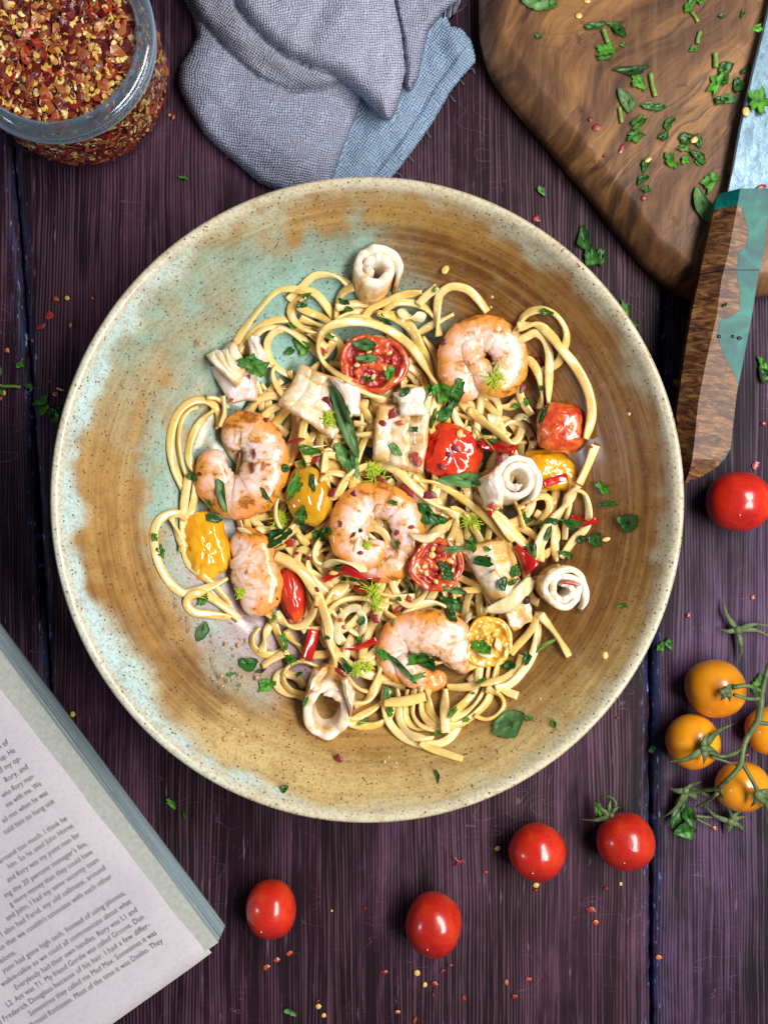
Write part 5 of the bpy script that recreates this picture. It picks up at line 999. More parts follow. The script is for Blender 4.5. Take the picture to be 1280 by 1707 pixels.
# ------------------------------------------------------------------ knife
knife = empty('knife', (*P(1215, 440, .026)[:2], .019)); tag(knife, 'kitchen knife with teal resin and burl handle resting across the board', 'knife')
hy = [318, 330, 360, 400, 422, 470, 527, 565, 600, 656, 688, 720, 748, 765, 777, 790, 807]
HL = np.interp
Lx = lambda y: HL(y, [318, 327, 422, 520, 600, 688, 760, 805, 807], [1205, 1199, 1178, 1157, 1144, 1132, 1137, 1142, 1143])
Fx = lambda y: HL(y, [318, 422, 470, 527, 600, 675, 739, 790, 807], [1229, 1210, 1198, 1191, 1174, 1160, 1154, 1148, 1144])
Rx = lambda y: HL(y, [318, 406, 463, 565, 656, 720, 748, 765, 777, 790, 800, 807], [1283, 1277, 1266, 1249, 1231, 1224, 1221, 1211, 1200, 1180, 1160, 1146])
HZ = 0.0265
def handle_part(y0, y1, name, lift=0.0, grow=0.0):
    ys = np.arange(y0, y1 + .1, 2.2); NU = 34; V = []; Cc = []
    for y in ys:
        l, f, rr_ = Lx(y) - grow, Fx(y), Rx(y) + grow; th = .0085 * min(1, ((812 - y) / 46) ** .5) if y > 766 else .0085; th += lift
        zm = HZ - .0006 * (y - 500) / 300
        cs = [(l, -.25), (l, .25), (f, 1.0), (rr_ - (rr_ - f) * .10, 1.0), (rr_, .45), (rr_, -.45), (rr_ - (rr_ - f) * .15, -1.0), (f, -1.0)]
        P2 = []
        for i in range(8):
            a, b = cs[i], cs[(i + 1) % 8]; nn = 18 if i in (1, 2) else 3
            for t in np.arange(nn) / nn: P2.append((a[0] + (b[0] - a[0]) * t, a[1] + (b[1] - a[1]) * t))
        for x, h in P2:
            p = P(x, y + (20 * (1 - abs(h)) * 0), HZ + .006); V.append((p[0], p[1], zm + h * th))
            B = HL(y, [318, 344, 345, 372, 392, 412, 425, 455, 480, 500, 520, 530, 535, 560, 575, 600, 625, 650, 680], [1100, 1100, 1228, 1238, 1243, 1239, 1226, 1223, 1227, 1229, 1228, 1214, 1196, 1192, 1196, 1205, 1220, 1231, 1300])
            d = (B - x) / 9.0
            if y > 740 and x > 1196: d = min(d, (1222 - x - (y - 740) * .8) / 9.0)
            Cc.append((float(np.clip(.5 + d, 0, 1)), 0, 0))
    mm = len(P2); V = np.array(V); F = [(i * mm + j, i * mm + (j + 1) % mm, (i + 1) * mm + (j + 1) % mm, (i + 1) * mm + j) for i in range(len(ys) - 1) for j in range(mm)] + [tuple(range(mm - 1, -1, -1)), tuple((len(ys) - 1) * mm + j for j in range(mm))]
    o = mk(name, V, F, M['handle'], knife, smooth=False, col=Cc)
    return o
handle_part(318, 452.5, 'bolster', .0002, .5); handle_part(454.5, 806, 'handle')
s = N('dark_joint'); jm = s.done(s.ramp(s.noise(s.coord(), 400, 2), [(.3, (.01, .012, .015)), (.7, (.02, .03, .035))]), .4)
yy = 453.5; V = []; 
for y in (452, 455):
    for x, h in [(Lx(y) + 1, -.2), (Lx(y) + 1, .2), (Fx(y), .93), (Rx(y) - 5, .93), (Rx(y) - 1, .4), (Rx(y) - 1, -.4), (Rx(y) - 6, -.9), (Fx(y), -.9)]: p = P(x, y, HZ + .006); V.append((p[0], p[1], HZ + h * .0085))
mk('spacer', V, [(j, (j + 1) % 8, 8 + (j + 1) % 8, 8 + j) for j in range(8)] + [tuple(range(7, -1, -1)), tuple(range(8, 16))], jm, knife, smooth=False)
bl = [(1212, 322), (1222, 270), (1233, 212), (1247, 150), (1262, 90), (1278, 28), (1300, -60), (1335, -180), (1385, -320), (1420, -400), (1425, -330), (1410, -150), (1378, 60), (1345, 200), (1320, 322)]
bl = catmull(bl[:-1], 30).tolist() + [[1320, 322]]; bl = np.array(bl); bw = PP(bl, HZ); bi = off(bw, .0006); nb = len(bw); bz = np.interp(bl[:, 1], [-400, 322], [.0205, .0255])
V = np.vstack([np.column_stack([bi, bz + .0011]), np.column_stack([bw, bz + .0003]), np.column_stack([bw, bz - .0003]), np.column_stack([bi, bz - .0011])])
F = [tuple(range(nb)), tuple(range(4 * nb - 1, 3 * nb - 1, -1))] + [(i * nb + j, (i + 1) * nb + j, (i + 1) * nb + (j + 1) % nb, i * nb + (j + 1) % nb) for i in range(3) for j in range(nb)]
A2 = (bw[:, 0] * np.roll(bw[:, 1], -1) - np.roll(bw[:, 0], -1) * bw[:, 1]).sum()
if A2 < 0: F = [f[::-1] for f in F]
mk('blade', V, F, M['steel'], knife, smooth=False)
# little studs in the resin
for x, y, w_ in [(1222, 560, 3.0), (1233, 563, 4.5), (1199, 560, 4.0)]:
    c = P(x, y, .036); V, F = blob(c[0], c[1], HZ + .0079, w_ * S, 3 * S, .0005); mk('stud', V, F, jm, knife)
BZt = .0258
leaf(1262, 170, 44, 36, 60, 'pars', ground='board', z0=BZt + .0006); leaf(1258, 50, 26, 16, -10, 'pars', ground='board', z0=BZt); leaf(1206, 508, 8, 6, 0, 'dark', ground='board', z0=HZ + .0088, desc='green speck')
flake(1242, 187, 13, 16, 0, 0, ground='board', z0=BZt + .0006, kind='seed'); flake(1266, 313, 24, 12, -20, 0, ground='board', z0=BZt + .0012)

# ------------------------------------------------------------------ herbs and flakes on the table
TLM['the bowl rim'] = (300, 420, 20)
for b in [(902, 320, 20, 11, 60, 'basil'), (972, 402, 42, 26, 75, 'dark'), (984, 432, 40, 24, 75, 'dark'), (1003, 428, 28, 18, -80, 'dark'), (1041, 518, 34, 15, 80, 'pars'), (1054, 540, 22, 8, 30, 'pars'), (1270, 606, 26, 18, 70, 'pars'), (1272, 626, 26, 20, 60, 'dark'), (70, 670, 30, 18, -30, 'pars'), (74, 684, 24, 16, -20, 'pars'), (91, 694, 30, 20, 80, 'dark'), (98, 684, 18, 12, 0, 'dark'), (34, 609, 18, 12, -10, 'pars'), (49, 644, 18, 9, 15, 'pars'),
 (0, 621, 14, 20, 0, 'basil'), (308, 297, 20, 6, 3, 'pars'), (286, 1338, 22, 16, 20, 'pars'), (309, 1360, 16, 7, 70, 'pars'), (1100, 1078, 24, 16, -20, 'pars'), (1113, 1074, 20, 16, 40, 'dark'), (484, 1686, 24, 12, 25, 'basil'), (1264, 1135, 26, 20, -50, 'pars'), (1260, 1150, 18, 14, 0, 'dark'), (1085, 1248, 10, 14, 0, 'dark'), (4, 655, 14, 8, 60, 'pars')]: leaf(*b, ground='table', z0=.0003)
stem([(-8, 640), (8, 644), (24, 644), (36, 646)], 5, 'table', 0)
for f in [(94, 499, 11, 9, 0, 3), (84, 526, 16, 13, -30, 1), (70, 545, 18, 9, -30, 0), (155, 498, 6, 6, 0, 3), (118, 543, 7, 8, 0, 5), (13, 585, 9, 9, 0, 3), (94, 657, 13, 9, 0, 3), (55, 568, 6, 6, 0, 1), (85, 636, 9, 5, 0, 0), (2, 664, 8, 9, 0, 3), (893, 365, 16, 13, 0, 0), (445, 1611, 12, 10, -30, 3), (462, 1599, 11, 8, -20, 3), (482, 1589, 14, 7, -40, 3), (640, 1620, 14, 8, 0, 0), (738, 1618, 9, 8, 0, 0), (750, 1609, 9, 6, 0, 0), (724, 1640, 10, 16, -40, 0), (722, 1658, 6, 6, 0, 0), (773, 1663, 9, 9, 0, 1), (844, 1637, 8, 12, 0, 5), (880, 1631, 11, 7, 0, 3), (857, 1661, 10, 8, 0, 0), (692, 1699, 12, 6, -60, 3), (663, 1687, 9, 4, 0, 5), (608, 1513, 7, 6, 0, 0), (758, 1432, 20, 6, 40, 2), (764, 1438, 20, 6, -30, 2), (770, 1435, 10, 8, 0, 0), (809, 1453, 8, 6, 0, 3), (985, 1516, 18, 13, 0, 0), (993, 1537, 12, 10, 0, 3), (1010, 1480, 10, 6, 0, 0), (1098, 1595, 12, 9, 0, 5), (1147, 1026, 14, 8, -60, 4), (1254, 996, 8, 8, 0, 3), (1190, 1381, 9, 9, 0, 3), (1259, 777, 14, 14, 20, 0), (1272, 706, 12, 8, -20, 0), (1029, 1196, 7, 6, 0, 0), (288, 195, 8, 10, 0, 0), (379, 262, 7, 5, 0, 0), (893, 1483, 8, 6, 0, 0), (530, 1668, 7, 6, 0, 0), (1244, 1258, 9, 7, 0, 1)]: flake(*f, ground='table', z0=.0002)
for f in [(113, 497, 9, 8, 20), (101, 649, 14, 4, 20), (695, 1621, 11, 11, 0), (708, 1641, 8, 9, 0), (531, 1677, 10, 9, 0), (540, 1692, 8, 8, 0), (553, 1518, 4, 4, 0), (663, 1686, 8, 5, 0), (829, 1414, 10, 8, -20), (893, 1475, 11, 9, 0), (1034, 1473, 5, 7, 0), (122, 1190, 9, 10, 0), (8, 655, 6, 9, 0), (284, 192, 6, 5, 0)]: flake(*f, ground='table', z0=.0002, kind='seed')
s = N('pale_wood_chip'); chipm = s.done(s.ramp(s.noise(s.coord(), 500, 4), [(.3, (.30, .14, .06)), (.7, (.42, .22, .10))]), .6)
V, F = flake_geo(*P(1131, 641, 0)[:2], .0003, 26 * S, 14 * S, -math.radians(40), 5, .02, .0006); tag(mk('wood_chip', V, F, chipm, smooth=False), 'small tan wood chip between the bowl and the knife handle', 'wood chip')

# ------------------------------------------------------------------ whole cherry tomatoes
def cherry(px, py, rx, ry, mat, label, group, rot=0, scar=True):
    h = (rx + ry) / 2 * S * .95; k = S * (D - h * .95) / D; c = P(px, py, h * .95); sq = 1 / (1 + 0.42 * (math.hypot(px - 640, py - 853) * S / D) ** 2)
    n, m = 30, 48; V = []; cc, ss = math.cos(math.radians(rot)), math.sin(math.radians(rot)); R1, R2 = rx * k * sq, ry * k * sq; hz = (R1 + R2) / 2 * .98; se = random.Random(int(px))
    s0 = se.random() * 9
    for i in range(n + 1):
        th = PI * i / n
        for j in range(m):
            a = 2 * PI * j / m; X, Y, Z = math.sin(th) * math.cos(a), math.sin(th) * math.sin(a), math.cos(th); f = 1 + .022 * mnoise.noise(Vector((X * 1.2 + s0, Y * 1.2, Z * 1.2))); f *= 1 + .012 * math.cos(4 * a + s0) * math.sin(th)
            xx, yy = R1 * X * f, R2 * Y * f; V.append((c[0] + xx * cc - yy * ss, c[1] + xx * ss + yy * cc, hz + hz * Z * f - max(0, -Z - .93) * hz * .0))
    F = [(i * m + j, (i + 1) * m + j, (i + 1) * m + (j + 1) % m, i * m + (j + 1) % m) for i in range(n) for j in range(m)]
    V = np.array(V); V[:, 2] -= V[:, 2].min(); root = mk('cherry_tomato', V, F, M[mat], origin=(c[0], c[1], 0)); tag(root, label, 'tomato', group)
    if scar and mat == 'red':
        a = se.uniform(2.6, 3.6) if px < 800 else se.uniform(3, 5); sx, sy = c[0] + R1 * .28 * math.cos(a), c[1] - R2 * .45; vv, ff = blob(sx, sy, 2 * hz * .93, .00035, .0003, .0004); mk('blossom_scar', vv, ff, M['onion'], root)
    return root, hz, c
GR = 'whole red cherry tomatoes on the table'; GO = 'orange cherry tomatoes on the vine'
cherry(1231, 836, 57, 53, 'red', 'uppermost red cherry tomato below the knife handle at the table edge', GR)
cherry(895, 1420, 50, 50, 'red', 'red cherry tomato without stem between the bowl and the tomato with a calyx', GR)
t2, hz2, c2 = cherry(1042, 1403, 52, 51, 'red', 'red cherry tomato with its green calyx lying beside the plank seam', GR)
cherry(723, 1541, 50, 57, 'red', 'largest egg shaped red cherry tomato nearest the bottom middle of the table', GR)
cherry(452, 1516, 45, 52, 'red', 'smallest darker red cherry tomato standing alone beside the book corner', GR)
cherry(1192, 1148, 54, 51, 'orange', 'uppermost orange tomato with a dried stem end on the vine', GO, -20)
cherry(1154, 1236, 47, 49, 'orange', 'orange tomato under a star calyx nearest the bowl', GO, 15)
cherry(1236, 1311, 48, 45, 'orange', 'lowest orange tomato crossed by the forked vine', GO, 10)
cherry(1280, 1218, 41, 43, 'orange', 'orange tomato cut by the frame edge behind the main stem', GO)
def tube_px(pts, z, w, name, parent, mat='vine', flat=1.0, tap=True):
    q = catmull([(a, b, c_) for (a, b), c_ in zip(pts, z)], 3.5); zc = q[:, 2]; xy = np.column_stack([PP(q[:, :2], zc), zc]); n = len(q)
    w = np.interp(np.linspace(0, 1, n), np.linspace(0, 1, len(w)), w) if hasattr(w, '__len__') else np.full(n, w); r_ = w / 2 * S
    r_ = r_ * (1 + .12 * smooth1(rng.normal(0, 1, n), 2)); V, F, at = sweep(xy, r_, r_ * flat, 9); return mk(name, V, F, M[mat], parent)
vine = empty('tomato_vine', (*P(1240, 1230, 0)[:2], 0)); tag(vine, 'hairy green vine stem branching over the orange cherry tomatoes', 'vine stem')
tube_px([(1290, 1090), (1280, 1114), (1271, 1145), (1266, 1186), (1261, 1204), (1246, 1227), (1238, 1248), (1233, 1276), (1216, 1296), (1199, 1312)], [.020, .022, .024, .024, .024, .023, .024, .025, .0265, .022], [9, 9, 9, 10, 11, 9, 9, 10, 8, 8], 'stem', vine)
tube_px([(1238, 1248), (1222, 1256), (1204, 1261), (1188, 1256), (1173, 1250)], [.024, .023, .022, .023, .025], [8, 7, 6, 6, 7], 'side_stem', vine)
tube_px([(1268, 1152), (1245, 1143), (1220, 1146)], [.024, .0265, .0275], [6, 7, 9], 'side_stem', vine); tube_px([(1266, 1164), (1248, 1165), (1222, 1158)], [.024, .026, .0275], [5, 5, 6], 'side_stem', vine)
tube_px([(1199, 1312), (1186, 1316), (1165, 1318), (1145, 1320)], [.022, .017, .012, .008], [6, 6, 5, 6], 'side_stem', vine)
tube_px([(1199, 1312), (1204, 1325), (1212, 1344), (1222, 1367)], [.022, .016, .009, .005], [6, 5, 5, 7], 'side_stem', vine)
tube_px([(1235, 1270), (1251, 1297), (1266, 1323), (1290, 1333)], [.025, .0265, .0262, .022], [7, 6, 7, 7], 'side_stem', vine)
tube_px([(1261, 1204), (1275, 1206), (1292, 1208)], [.024, .0245, .024], [8, 7, 6], 'side_stem', vine); tube_px([(1185, 1262), (1205, 1268), (1230, 1276)], [.022, .0225, .024], [5, 4, 3], 'side_stem', vine)
tube_px([(1195, 1322), (1180, 1335), (1160, 1345)], [.018, .012, .007], [6, 5, 4], 'side_stem', vine)
def sepals(c, zc, arms, name='calyx', w=8, par=None, hub=9):
    """arms: list of ((x, y), z) tips, pointed green sepals from centre c"""
    V = []; F = []
    for (tip, zt) in arms:
        mid = ((c[0] * .5 + tip[0] * .5) + (tip[1] - c[1]) * .10, (c[1] * .5 + tip[1] * .5) - (tip[0] - c[0]) * .10)
        q = catmull([(c[0], c[1], zc), (mid[0], mid[1], (zc + zt) / 2 + .0012), (tip[0], tip[1], zt)], 3); n = len(q); ww = w * np.interp(np.linspace(0, 1, n), [0, .25, .6, 1], [.7, 1.0, .6, .08]) / 2 * S
        v, f, _ = sweep(np.column_stack([PP(q[:, :2], q[:, 2]), q[:, 2]]), ww, ww * .35, 8); o_ = len(V); V += v.tolist(); F += [tuple(x + o_ for x in g) for g in f]
    p = P(c[0], c[1], zc); v, f = blob(p[0], p[1], zc - .001, hub / 2 * S, hub / 2 * S, .0011, 0, 6, 10, .3, 1); o_ = len(V); V += v; F += [tuple(x + o_ for x in g) for g in f]
    return mk(name, V, F, M['vine'], par)
sepals((1210, 1152), .0275, [((1194, 1152), .0268), ((1200, 1168), .026), ((1222, 1140), .027), ((1216, 1170), .0262)], par=vine, w=11, hub=16)
sepals((1172, 1248), .0255, [((1115, 1270), .021), ((1182, 1220), .023), ((1223, 1206), .013), ((1172, 1274), .0235), ((1196, 1255), .022)], par=vine, w=12, hub=13)
sepals((1264, 1325), .0268, [((1250, 1345), .0225), ((1290, 1318), .024), ((1282, 1360), .018), ((1288, 1335), .023)], par=vine, w=12, hub=18)
sepals((1143, 1318), .008, [((1112, 1312), .004), ((1170, 1303), .004), ((1105, 1363), .002), ((1185, 1330), .004), ((1130, 1348), .003), ((1168, 1345), .003)], par=vine, w=11, hub=14)
sepals((1217, 1370), .005, [((1173, 1342), .003), ((1245, 1362), .002), ((1242, 1388), .001), ((1208, 1392), .001), ((1238, 1350), .004)], par=vine, w=10, hub=14)
for (a, b, l, w_, g) in [(1132, 1345, 62, 26, -62), (1146, 1362, 40, 22, 70), (1138, 1385, 44, 30, 10)]: leaf(a, b, l, w_, g, 'dark', ground='table', z0=.0025, desc='dark curled leaf', crumple=1.6)
tube_px([(1160, 1365), (1185, 1378), (1190, 1385)], [.004, .003, .002], [6, 4, 2], 'side_stem', vine); tube_px([(1158, 1360), (1178, 1362), (1195, 1362)], [.004, .003, .002], [5, 5, 3], 'side_stem', vine)
sepo = sepals((1229, 1050), .004, [((1204, 996), .002), ((1196, 1048), .002), ((1230, 1106), .002), ((1283, 1043), .004), ((1285, 1062), .003)], name='tomato_calyx', w=10, hub=16); tag(sepo, 'loose star shaped tomato calyx lying above the orange tomatoes', 'calyx')
cal = sepals((1018, 1358), .0185, [((968, 1366), .012), ((1018, 1332), .019), ((1032, 1345), .021), ((1000, 1352), .016), ((994, 1338), .017)], name='calyx', w=8, par=t2, hub=9)
tube_px([(1018, 1358), (1026, 1340), (1016, 1328), (1000, 1330)], [.0185, .020, .020, .017], [5, 4, 4, 3], 'stalk', t2)
leaf(995, 1345, 28, 18, 80, 'pars', ground='table', z0=.006, desc='folded leaf', crumple=1.5)

# ------------------------------------------------------------------ jar of chilli flakes
jc = P(148, 150, 0); JH = .0535; g_out = [(.0, 0), (.026, 0), (.0315, .0006), (.0345, .0035), (.0372, .010), (.0385, .018), (.0388, .028), (.0378, .034), (.0360, .0375), (.0352, .0395), (.0358, .0410), (.0372, .0425), (.0378, .0440), (.0374, .0456), (.0366, .0466), (.0368, .0476), (.0382, .0490), (.0386, .0508), (.0380, .0524), (.0366, .0534), (.0345, .0535), (.0328, .0528)]
g_in = [(.0320, .0515), (.0318, .047), (.0320, .041), (.0335, .037), (.0352, .032), (.0358, .025), (.0354, .016), (.0340, .009), (.0310, .0055), (.024, .0042), (.0, .0040)]
pr = np.array(g_out + g_in); pr[0, 0] = .0002; pr[-1, 0] = .0002
sc = catmull(pr, .0012) if False else pr
q = []; 
for i in range(len(pr) - 1):
    for t in (0, .5): q.append(pr[i] * (1 - t) + pr[i + 1] * t)
q.append(pr[-1]); V, F = lathe(q, 120, jc[0], jc[1])
jar = mk('glass_jar', V, F, M['thin'], origin=(jc[0], jc[1], 0)); 
rq = [p for p in q if .0400 <= p[1] <= .0536 and p[0] > .0318]
ro = [(r_ + .00025, z_) for r_, z_ in g_out if z_ >= .0410] + [(.0326, .0522), (.0317, .0505), (.0316, .047), (.0322, .0425), (.0350, .0412)]
V, F = lathe(ro + [ro[0]], 120, jc[0], jc[1]); jrim = mk('rim', V, F, M['rimglass'], jar)
tag(jar, 'open squat glass jar with thick ribbed rim full of chilli flakes', 'jar')
# the contents: a dark heap of crushed flakes with thousands of separate pieces at its surface
V = []; F = []; CO = []
cp = [(.0002, .0045), (.024, .0047), (.0305, .006), (.0334, .0095), (.0346, .016), (.0350, .025), (.0344, .0315), (.0326, .0365), (.0310, .041), (.0308, .0438), (.027, .0455), (.0002, .0468)]
cv_, cf_ = lathe(cp, 64, jc[0], jc[1]); V += cv_.tolist(); F += cf_; CO += [(.11, .015, .01)] * len(cv_)
SEEDC = [(.72, .46, .10), (.62, .36, .07), (.78, .56, .22)]; FLC = [(.34, .12, .04), (.13, .008, .005), (.20, .018, .008), (.08, .005, .006), (.26, .045, .012), (.34, .09, .02), (.10, .006, .009), (.36, .03, .012)]
rj = random.Random(11)
def add_piece(x, y, z, nrm, L, Wd, seedy, sd, pale=False):
    o_ = len(V); nn = Vector(nrm).normalized(); t = nn.orthogonal().normalized(); t.rotate(__import__('mathutils').Quaternion(nn, rj.uniform(0, 6.28))); b = nn.cross(t); col = rj.choice(SEEDC) if seedy else rj.choice(FLC); m = 7 if not seedy else 8
    cu = rj.uniform(-.5, .9)
    for sc_, dz in ((.5, .00035), (1, .00015), (1, -.0001)):
        for j in range(m):
            a = 2 * PI * j / m; rr_ = sc_ * (1 if seedy else random.Random(sd * 9 + j).uniform(.55, 1.2)); X, Y = L / 2 * rr_ * math.cos(a), Wd / 2 * rr_ * math.sin(a); p = Vector((x, y, z)) + t * X + b * Y + nn * (dz + cu * X * X / L * .9); V.append(tuple(p)); CO.append(col)
    F.append(tuple(o_ + j for j in range(m))); F.append(tuple(o_ + 3 * m - 1 - j for j in range(m)))
    for i in range(2):
        for j in range(m): F.append((o_ + (i + 1) * m + j, o_ + (i + 1) * m + (j + 1) % m, o_ + i * m + (j + 1) % m, o_ + i * m + j))
for i in range(2300):
    rr_ = .0308 * math.sqrt(rj.random()); a = rj.uniform(0, 2 * PI); z = .0455 + .0015 * (1 - rr_ / .031) + rj.uniform(-.0008, .0022); sd_ = rj.random() < .34
    nrm = (rj.gauss(0, .5), rj.gauss(0, .5), 1); L = rj.uniform(.0023, .0032) if sd_ else rj.uniform(.0028, .0075); add_piece(jc[0] + rr_ * math.cos(a), jc[1] + rr_ * math.sin(a), z, nrm, L, L * (rj.uniform(.7, .95) if sd_ else rj.uniform(.35, .8)), sd_, i)
for i in range(3600):
    a = rj.uniform(-PI * .85, PI * .35); z = rj.uniform(.005, .040); rad = float(np.interp(z, [p[1] for p in cp[1:10]], [p[0] for p in cp[1:10]])) + rj.uniform(-.0002, .0003); sd_ = rj.random() < .36
    L = rj.uniform(.0022, .0030) if sd_ else rj.uniform(.0025, .0062); add_piece(jc[0] + rad * math.cos(a), jc[1] + rad * math.sin(a), z, (math.cos(a) + rj.gauss(0, .25), math.sin(a) + rj.gauss(0, .25), rj.gauss(0, .25)), L, L * rj.uniform(.5, .95), sd_, i + 9000, True)
fo = mk('chilli_flakes', V, F, M['flakes'], smooth=False, col=CO); tag(fo, 'crushed dried chilli flakes and yellow seeds filling the glass jar', 'chilli flakes', kind='stuff')

# ------------------------------------------------------------------ napkin
gxp = np.arange(250, 830, 2.0); gyp = np.arange(-330, 330, 2.0); XX, YY = np.meshgrid(gxp, gyp)
A_ = [(306, -330), (306, 0), (322, 30), (328, 60), (316, 84), (300, 108), (296, 132), (300, 152), (318, 188), (338, 220), (362, 245), (392, 270), (430, 303), (470, 318), (540, 325), (552, 305), (566, 260), (590, 200), (620, 120), (640, 0), (640, -330)]
B_ = [(600, -330), (560, 200), (548, 262), (545, 320), (636, 320), (662, 286), (690, 250), (722, 204), (748, 158), (768, 132), (786, 112), (793, 104), (792, 88), (786, 66), (770, 46), (752, 42), (744, 22), (740, 0), (760, -100), (760, -330)]
C1 = [(300, -330), (306, -20), (330, 30), (372, 80), (430, 130), (480, 152), (520, 154), (552, 146), (575, 130), (600, 100), (640, 60), (640, -330)]
C2 = [(385, -330), (386, -10), (392, 12), (414, 42), (446, 72), (478, 96), (516, 112), (548, 122), (576, 140), (600, 160), (622, 180), (640, 200), (650, 200), (658, 186), (668, 158), (676, 120), (672, 60), (660, 0), (640, -330)]
C3 = [(600, -330), (630, 0), (664, 60), (672, 110), (674, 146), (684, 152), (696, 130), (704, 90), (714, 50), (736, 24), (764, 2), (790, -60), (800, -330)]
def layer(poly, width, hgt, base_w=None):
    ins = inpoly(XX, YY, poly); d = dpoly(XX, YY, poly) * ins; u = np.clip(d / width, 0, 1); return ins, hgt * np.sqrt(1 - (1 - u) ** 2), d
def gauss(x0, y0, sx, sy, ang=0):
    c, s = math.cos(math.radians(ang)), math.sin(math.radians(ang)); dx, dy = XX - x0, YY - y0; return np.exp(-((dx * c + dy * s) / sx) ** 2 / 2 - ((-dx * s + dy * c) / sy) ** 2 / 2)
Z = np.full(XX.shape, np.nan); U1 = np.zeros(XX.shape); V1 = np.zeros(XX.shape); TN = np.zeros(XX.shape + (3,))
def put(ins, z, ang, tone, pitch=4.3, warp=(0, 0)):
    global Z
    m = ins; Z = np.where(m, z, Z); c, s = math.cos(math.radians(ang)), math.sin(math.radians(ang)); x = XX + warp[0]; y = YY + warp[1]
    U1[m] = ((x * c + y * s) / pitch)[m]; V1[m] = ((-x * s + y * c) / pitch)[m]; TN[m] = tone
iB, hB, dB = layer(B_, 7, .0028); hem = np.clip(1 - np.abs(dpoly(XX, YY, [(636, 320), (662, 286), (690, 250), (722, 204), (748, 158), (768, 132), (790, 100)], False) - 27) / 2.6, 0, 1)
zB = hB + .0012 * fb(XX, YY, .022, 3) - .0011 * hem + .0022 * gauss(700, 130, 30, 60, 35) + .0012 * (dpoly(XX, YY, [(636, 320), (662, 286), (690, 250), (722, 204), (748, 158), (768, 132), (790, 100)], False) < 26) * (1 + .35 * np.sin((XX - YY) * .55)) + .0035 * gauss(762, 78, 14, 22, -20)
put(iB, zB, 37, (.31, .45, .62))
iA, hA, dA = layer(A_, 16, .0062)
zA = hA + .0050 * gauss(450, 215, 90, 40, 25) + .0040 * gauss(340, 130, 26, 50, 0) - .0022 * gauss(420, 185, 60, 12, 12) + .0014 * fb(XX, YY, .013, 5) + .0035 * np.clip((dA) / 60, 0, 1) + .003 * gauss(520, 250, 50, 40, 0)
put(iA, zA, 12, (.38, .41, .55), warp=(8 * np.sin(YY / 60), 8 * np.sin(XX / 70)))
i1, h1, d1 = layer(C1, 26, .0105)
put(i1, .0052 + h1 - .0028 * gauss(440, 110, 70, 10, 32) + .003 * gauss(400, 40, 26, 60, -20) + .0013 * fb(XX, YY, .016, 8), 30, (.38, .39, .49), warp=(6 * np.sin(YY / 40), 10 * np.sin(XX / 50)))
i3, h3, d3 = layer(C3, 15, .0100)
put(i3, .0075 + h3 + .001 * fb(XX, YY, .02, 9), 6, (.40, .42, .56))
i2, h2, d2 = layer(C2, 32, .0135)
put(i2, .0085 + h2 + .0030 * gauss(560, 40, 60, 60, 0) - .0022 * gauss(520, 60, 14, 80, 20) - .0016 * gauss(640, 60, 10, 70, -5) + .0013 * fb(XX, YY, .015, 12), -6, (.49, .51, .65), warp=(7 * np.sin(YY / 55), 8 * np.sin(XX / 65)))  # paler tone on the top fold paints its sheen into the cloth
ok = ~np.isnan(Z); ZZ = np.where(ok, Z, 0)
# ease the steps between layers a little so that the folds turn under instead of standing as cliffs
Zs = ZZ.copy()
for _ in range(2): Zs = np.where(ok, (Zs + np.roll(Zs, 1, 0) + np.roll(Zs, -1, 0) + np.roll(Zs, 1, 1) + np.roll(Zs, -1, 1)) / 5, 0)
Zf = np.where(ok, Zs, 0) + .0004
kk = S * (D - Zf) / D; NX = (XX - 640) * kk; NY = -(YY - 853.5) * kk
idx = -np.ones(XX.shape, int); idx[ok] = np.arange(ok.sum()); Vn = np.column_stack([NX[ok], NY[ok], Zf[ok]]); F = []
R, Cn = XX.shape; q4 = ok[:-1, :-1] & ok[1:, :-1] & ok[1:, 1:] & ok[:-1, 1:]; ii, jj = np.nonzero(q4)
Fa = np.stack([idx[ii, jj], idx[ii + 1, jj], idx[ii + 1, jj + 1], idx[ii, jj + 1]], 1)
nV = len(Vn); Bn = Vn.copy(); Bn[:, 2] = np.minimum(Bn[:, 2] - .0006, .0001 + 0 * Bn[:, 2]).clip(0, None)
from collections import Counter
ed_ = Counter()
for f in Fa.tolist():
    for a, b in zip(f, f[1:] + f[:1]): ed_[(a, b)] += 1
bd = [(a, b) for (a, b) in ed_ if (b, a) not in ed_]
F = Fa.tolist() + (Fa[:, ::-1] + nV).tolist() + [[b, a, a + nV, b + nV] for a, b in bd]
col = TN[ok]; wvv = np.column_stack([U1[ok], V1[ok], np.zeros(ok.sum())])
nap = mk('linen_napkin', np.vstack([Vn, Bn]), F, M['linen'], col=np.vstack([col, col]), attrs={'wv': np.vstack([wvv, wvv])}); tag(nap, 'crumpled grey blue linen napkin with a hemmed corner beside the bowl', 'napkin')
# frayed threads at the hem
for i, (x, y) in enumerate([(786, 114), (770, 134), (664, 290), (684, 262), (752, 160), (712, 222)]):
    q = [(x - 3, y - 3, .0012), (x + rng.uniform(2, 6), y + rng.uniform(2, 8), .0016), (x + rng.uniform(0, 8), y + rng.uniform(6, 14), .0006)]; qq = catmull(q, 2); V, F, at = sweep(np.column_stack([PP(qq[:, :2], qq[:, 2]), qq[:, 2]]), .00016, .00016, 5)
    s_ = mk('loose_thread', V, F, M['linen'], nap, col=np.tile((.3, .34, .42), (len(V), 1)), attrs={'wv': np.zeros((len(V), 3))})

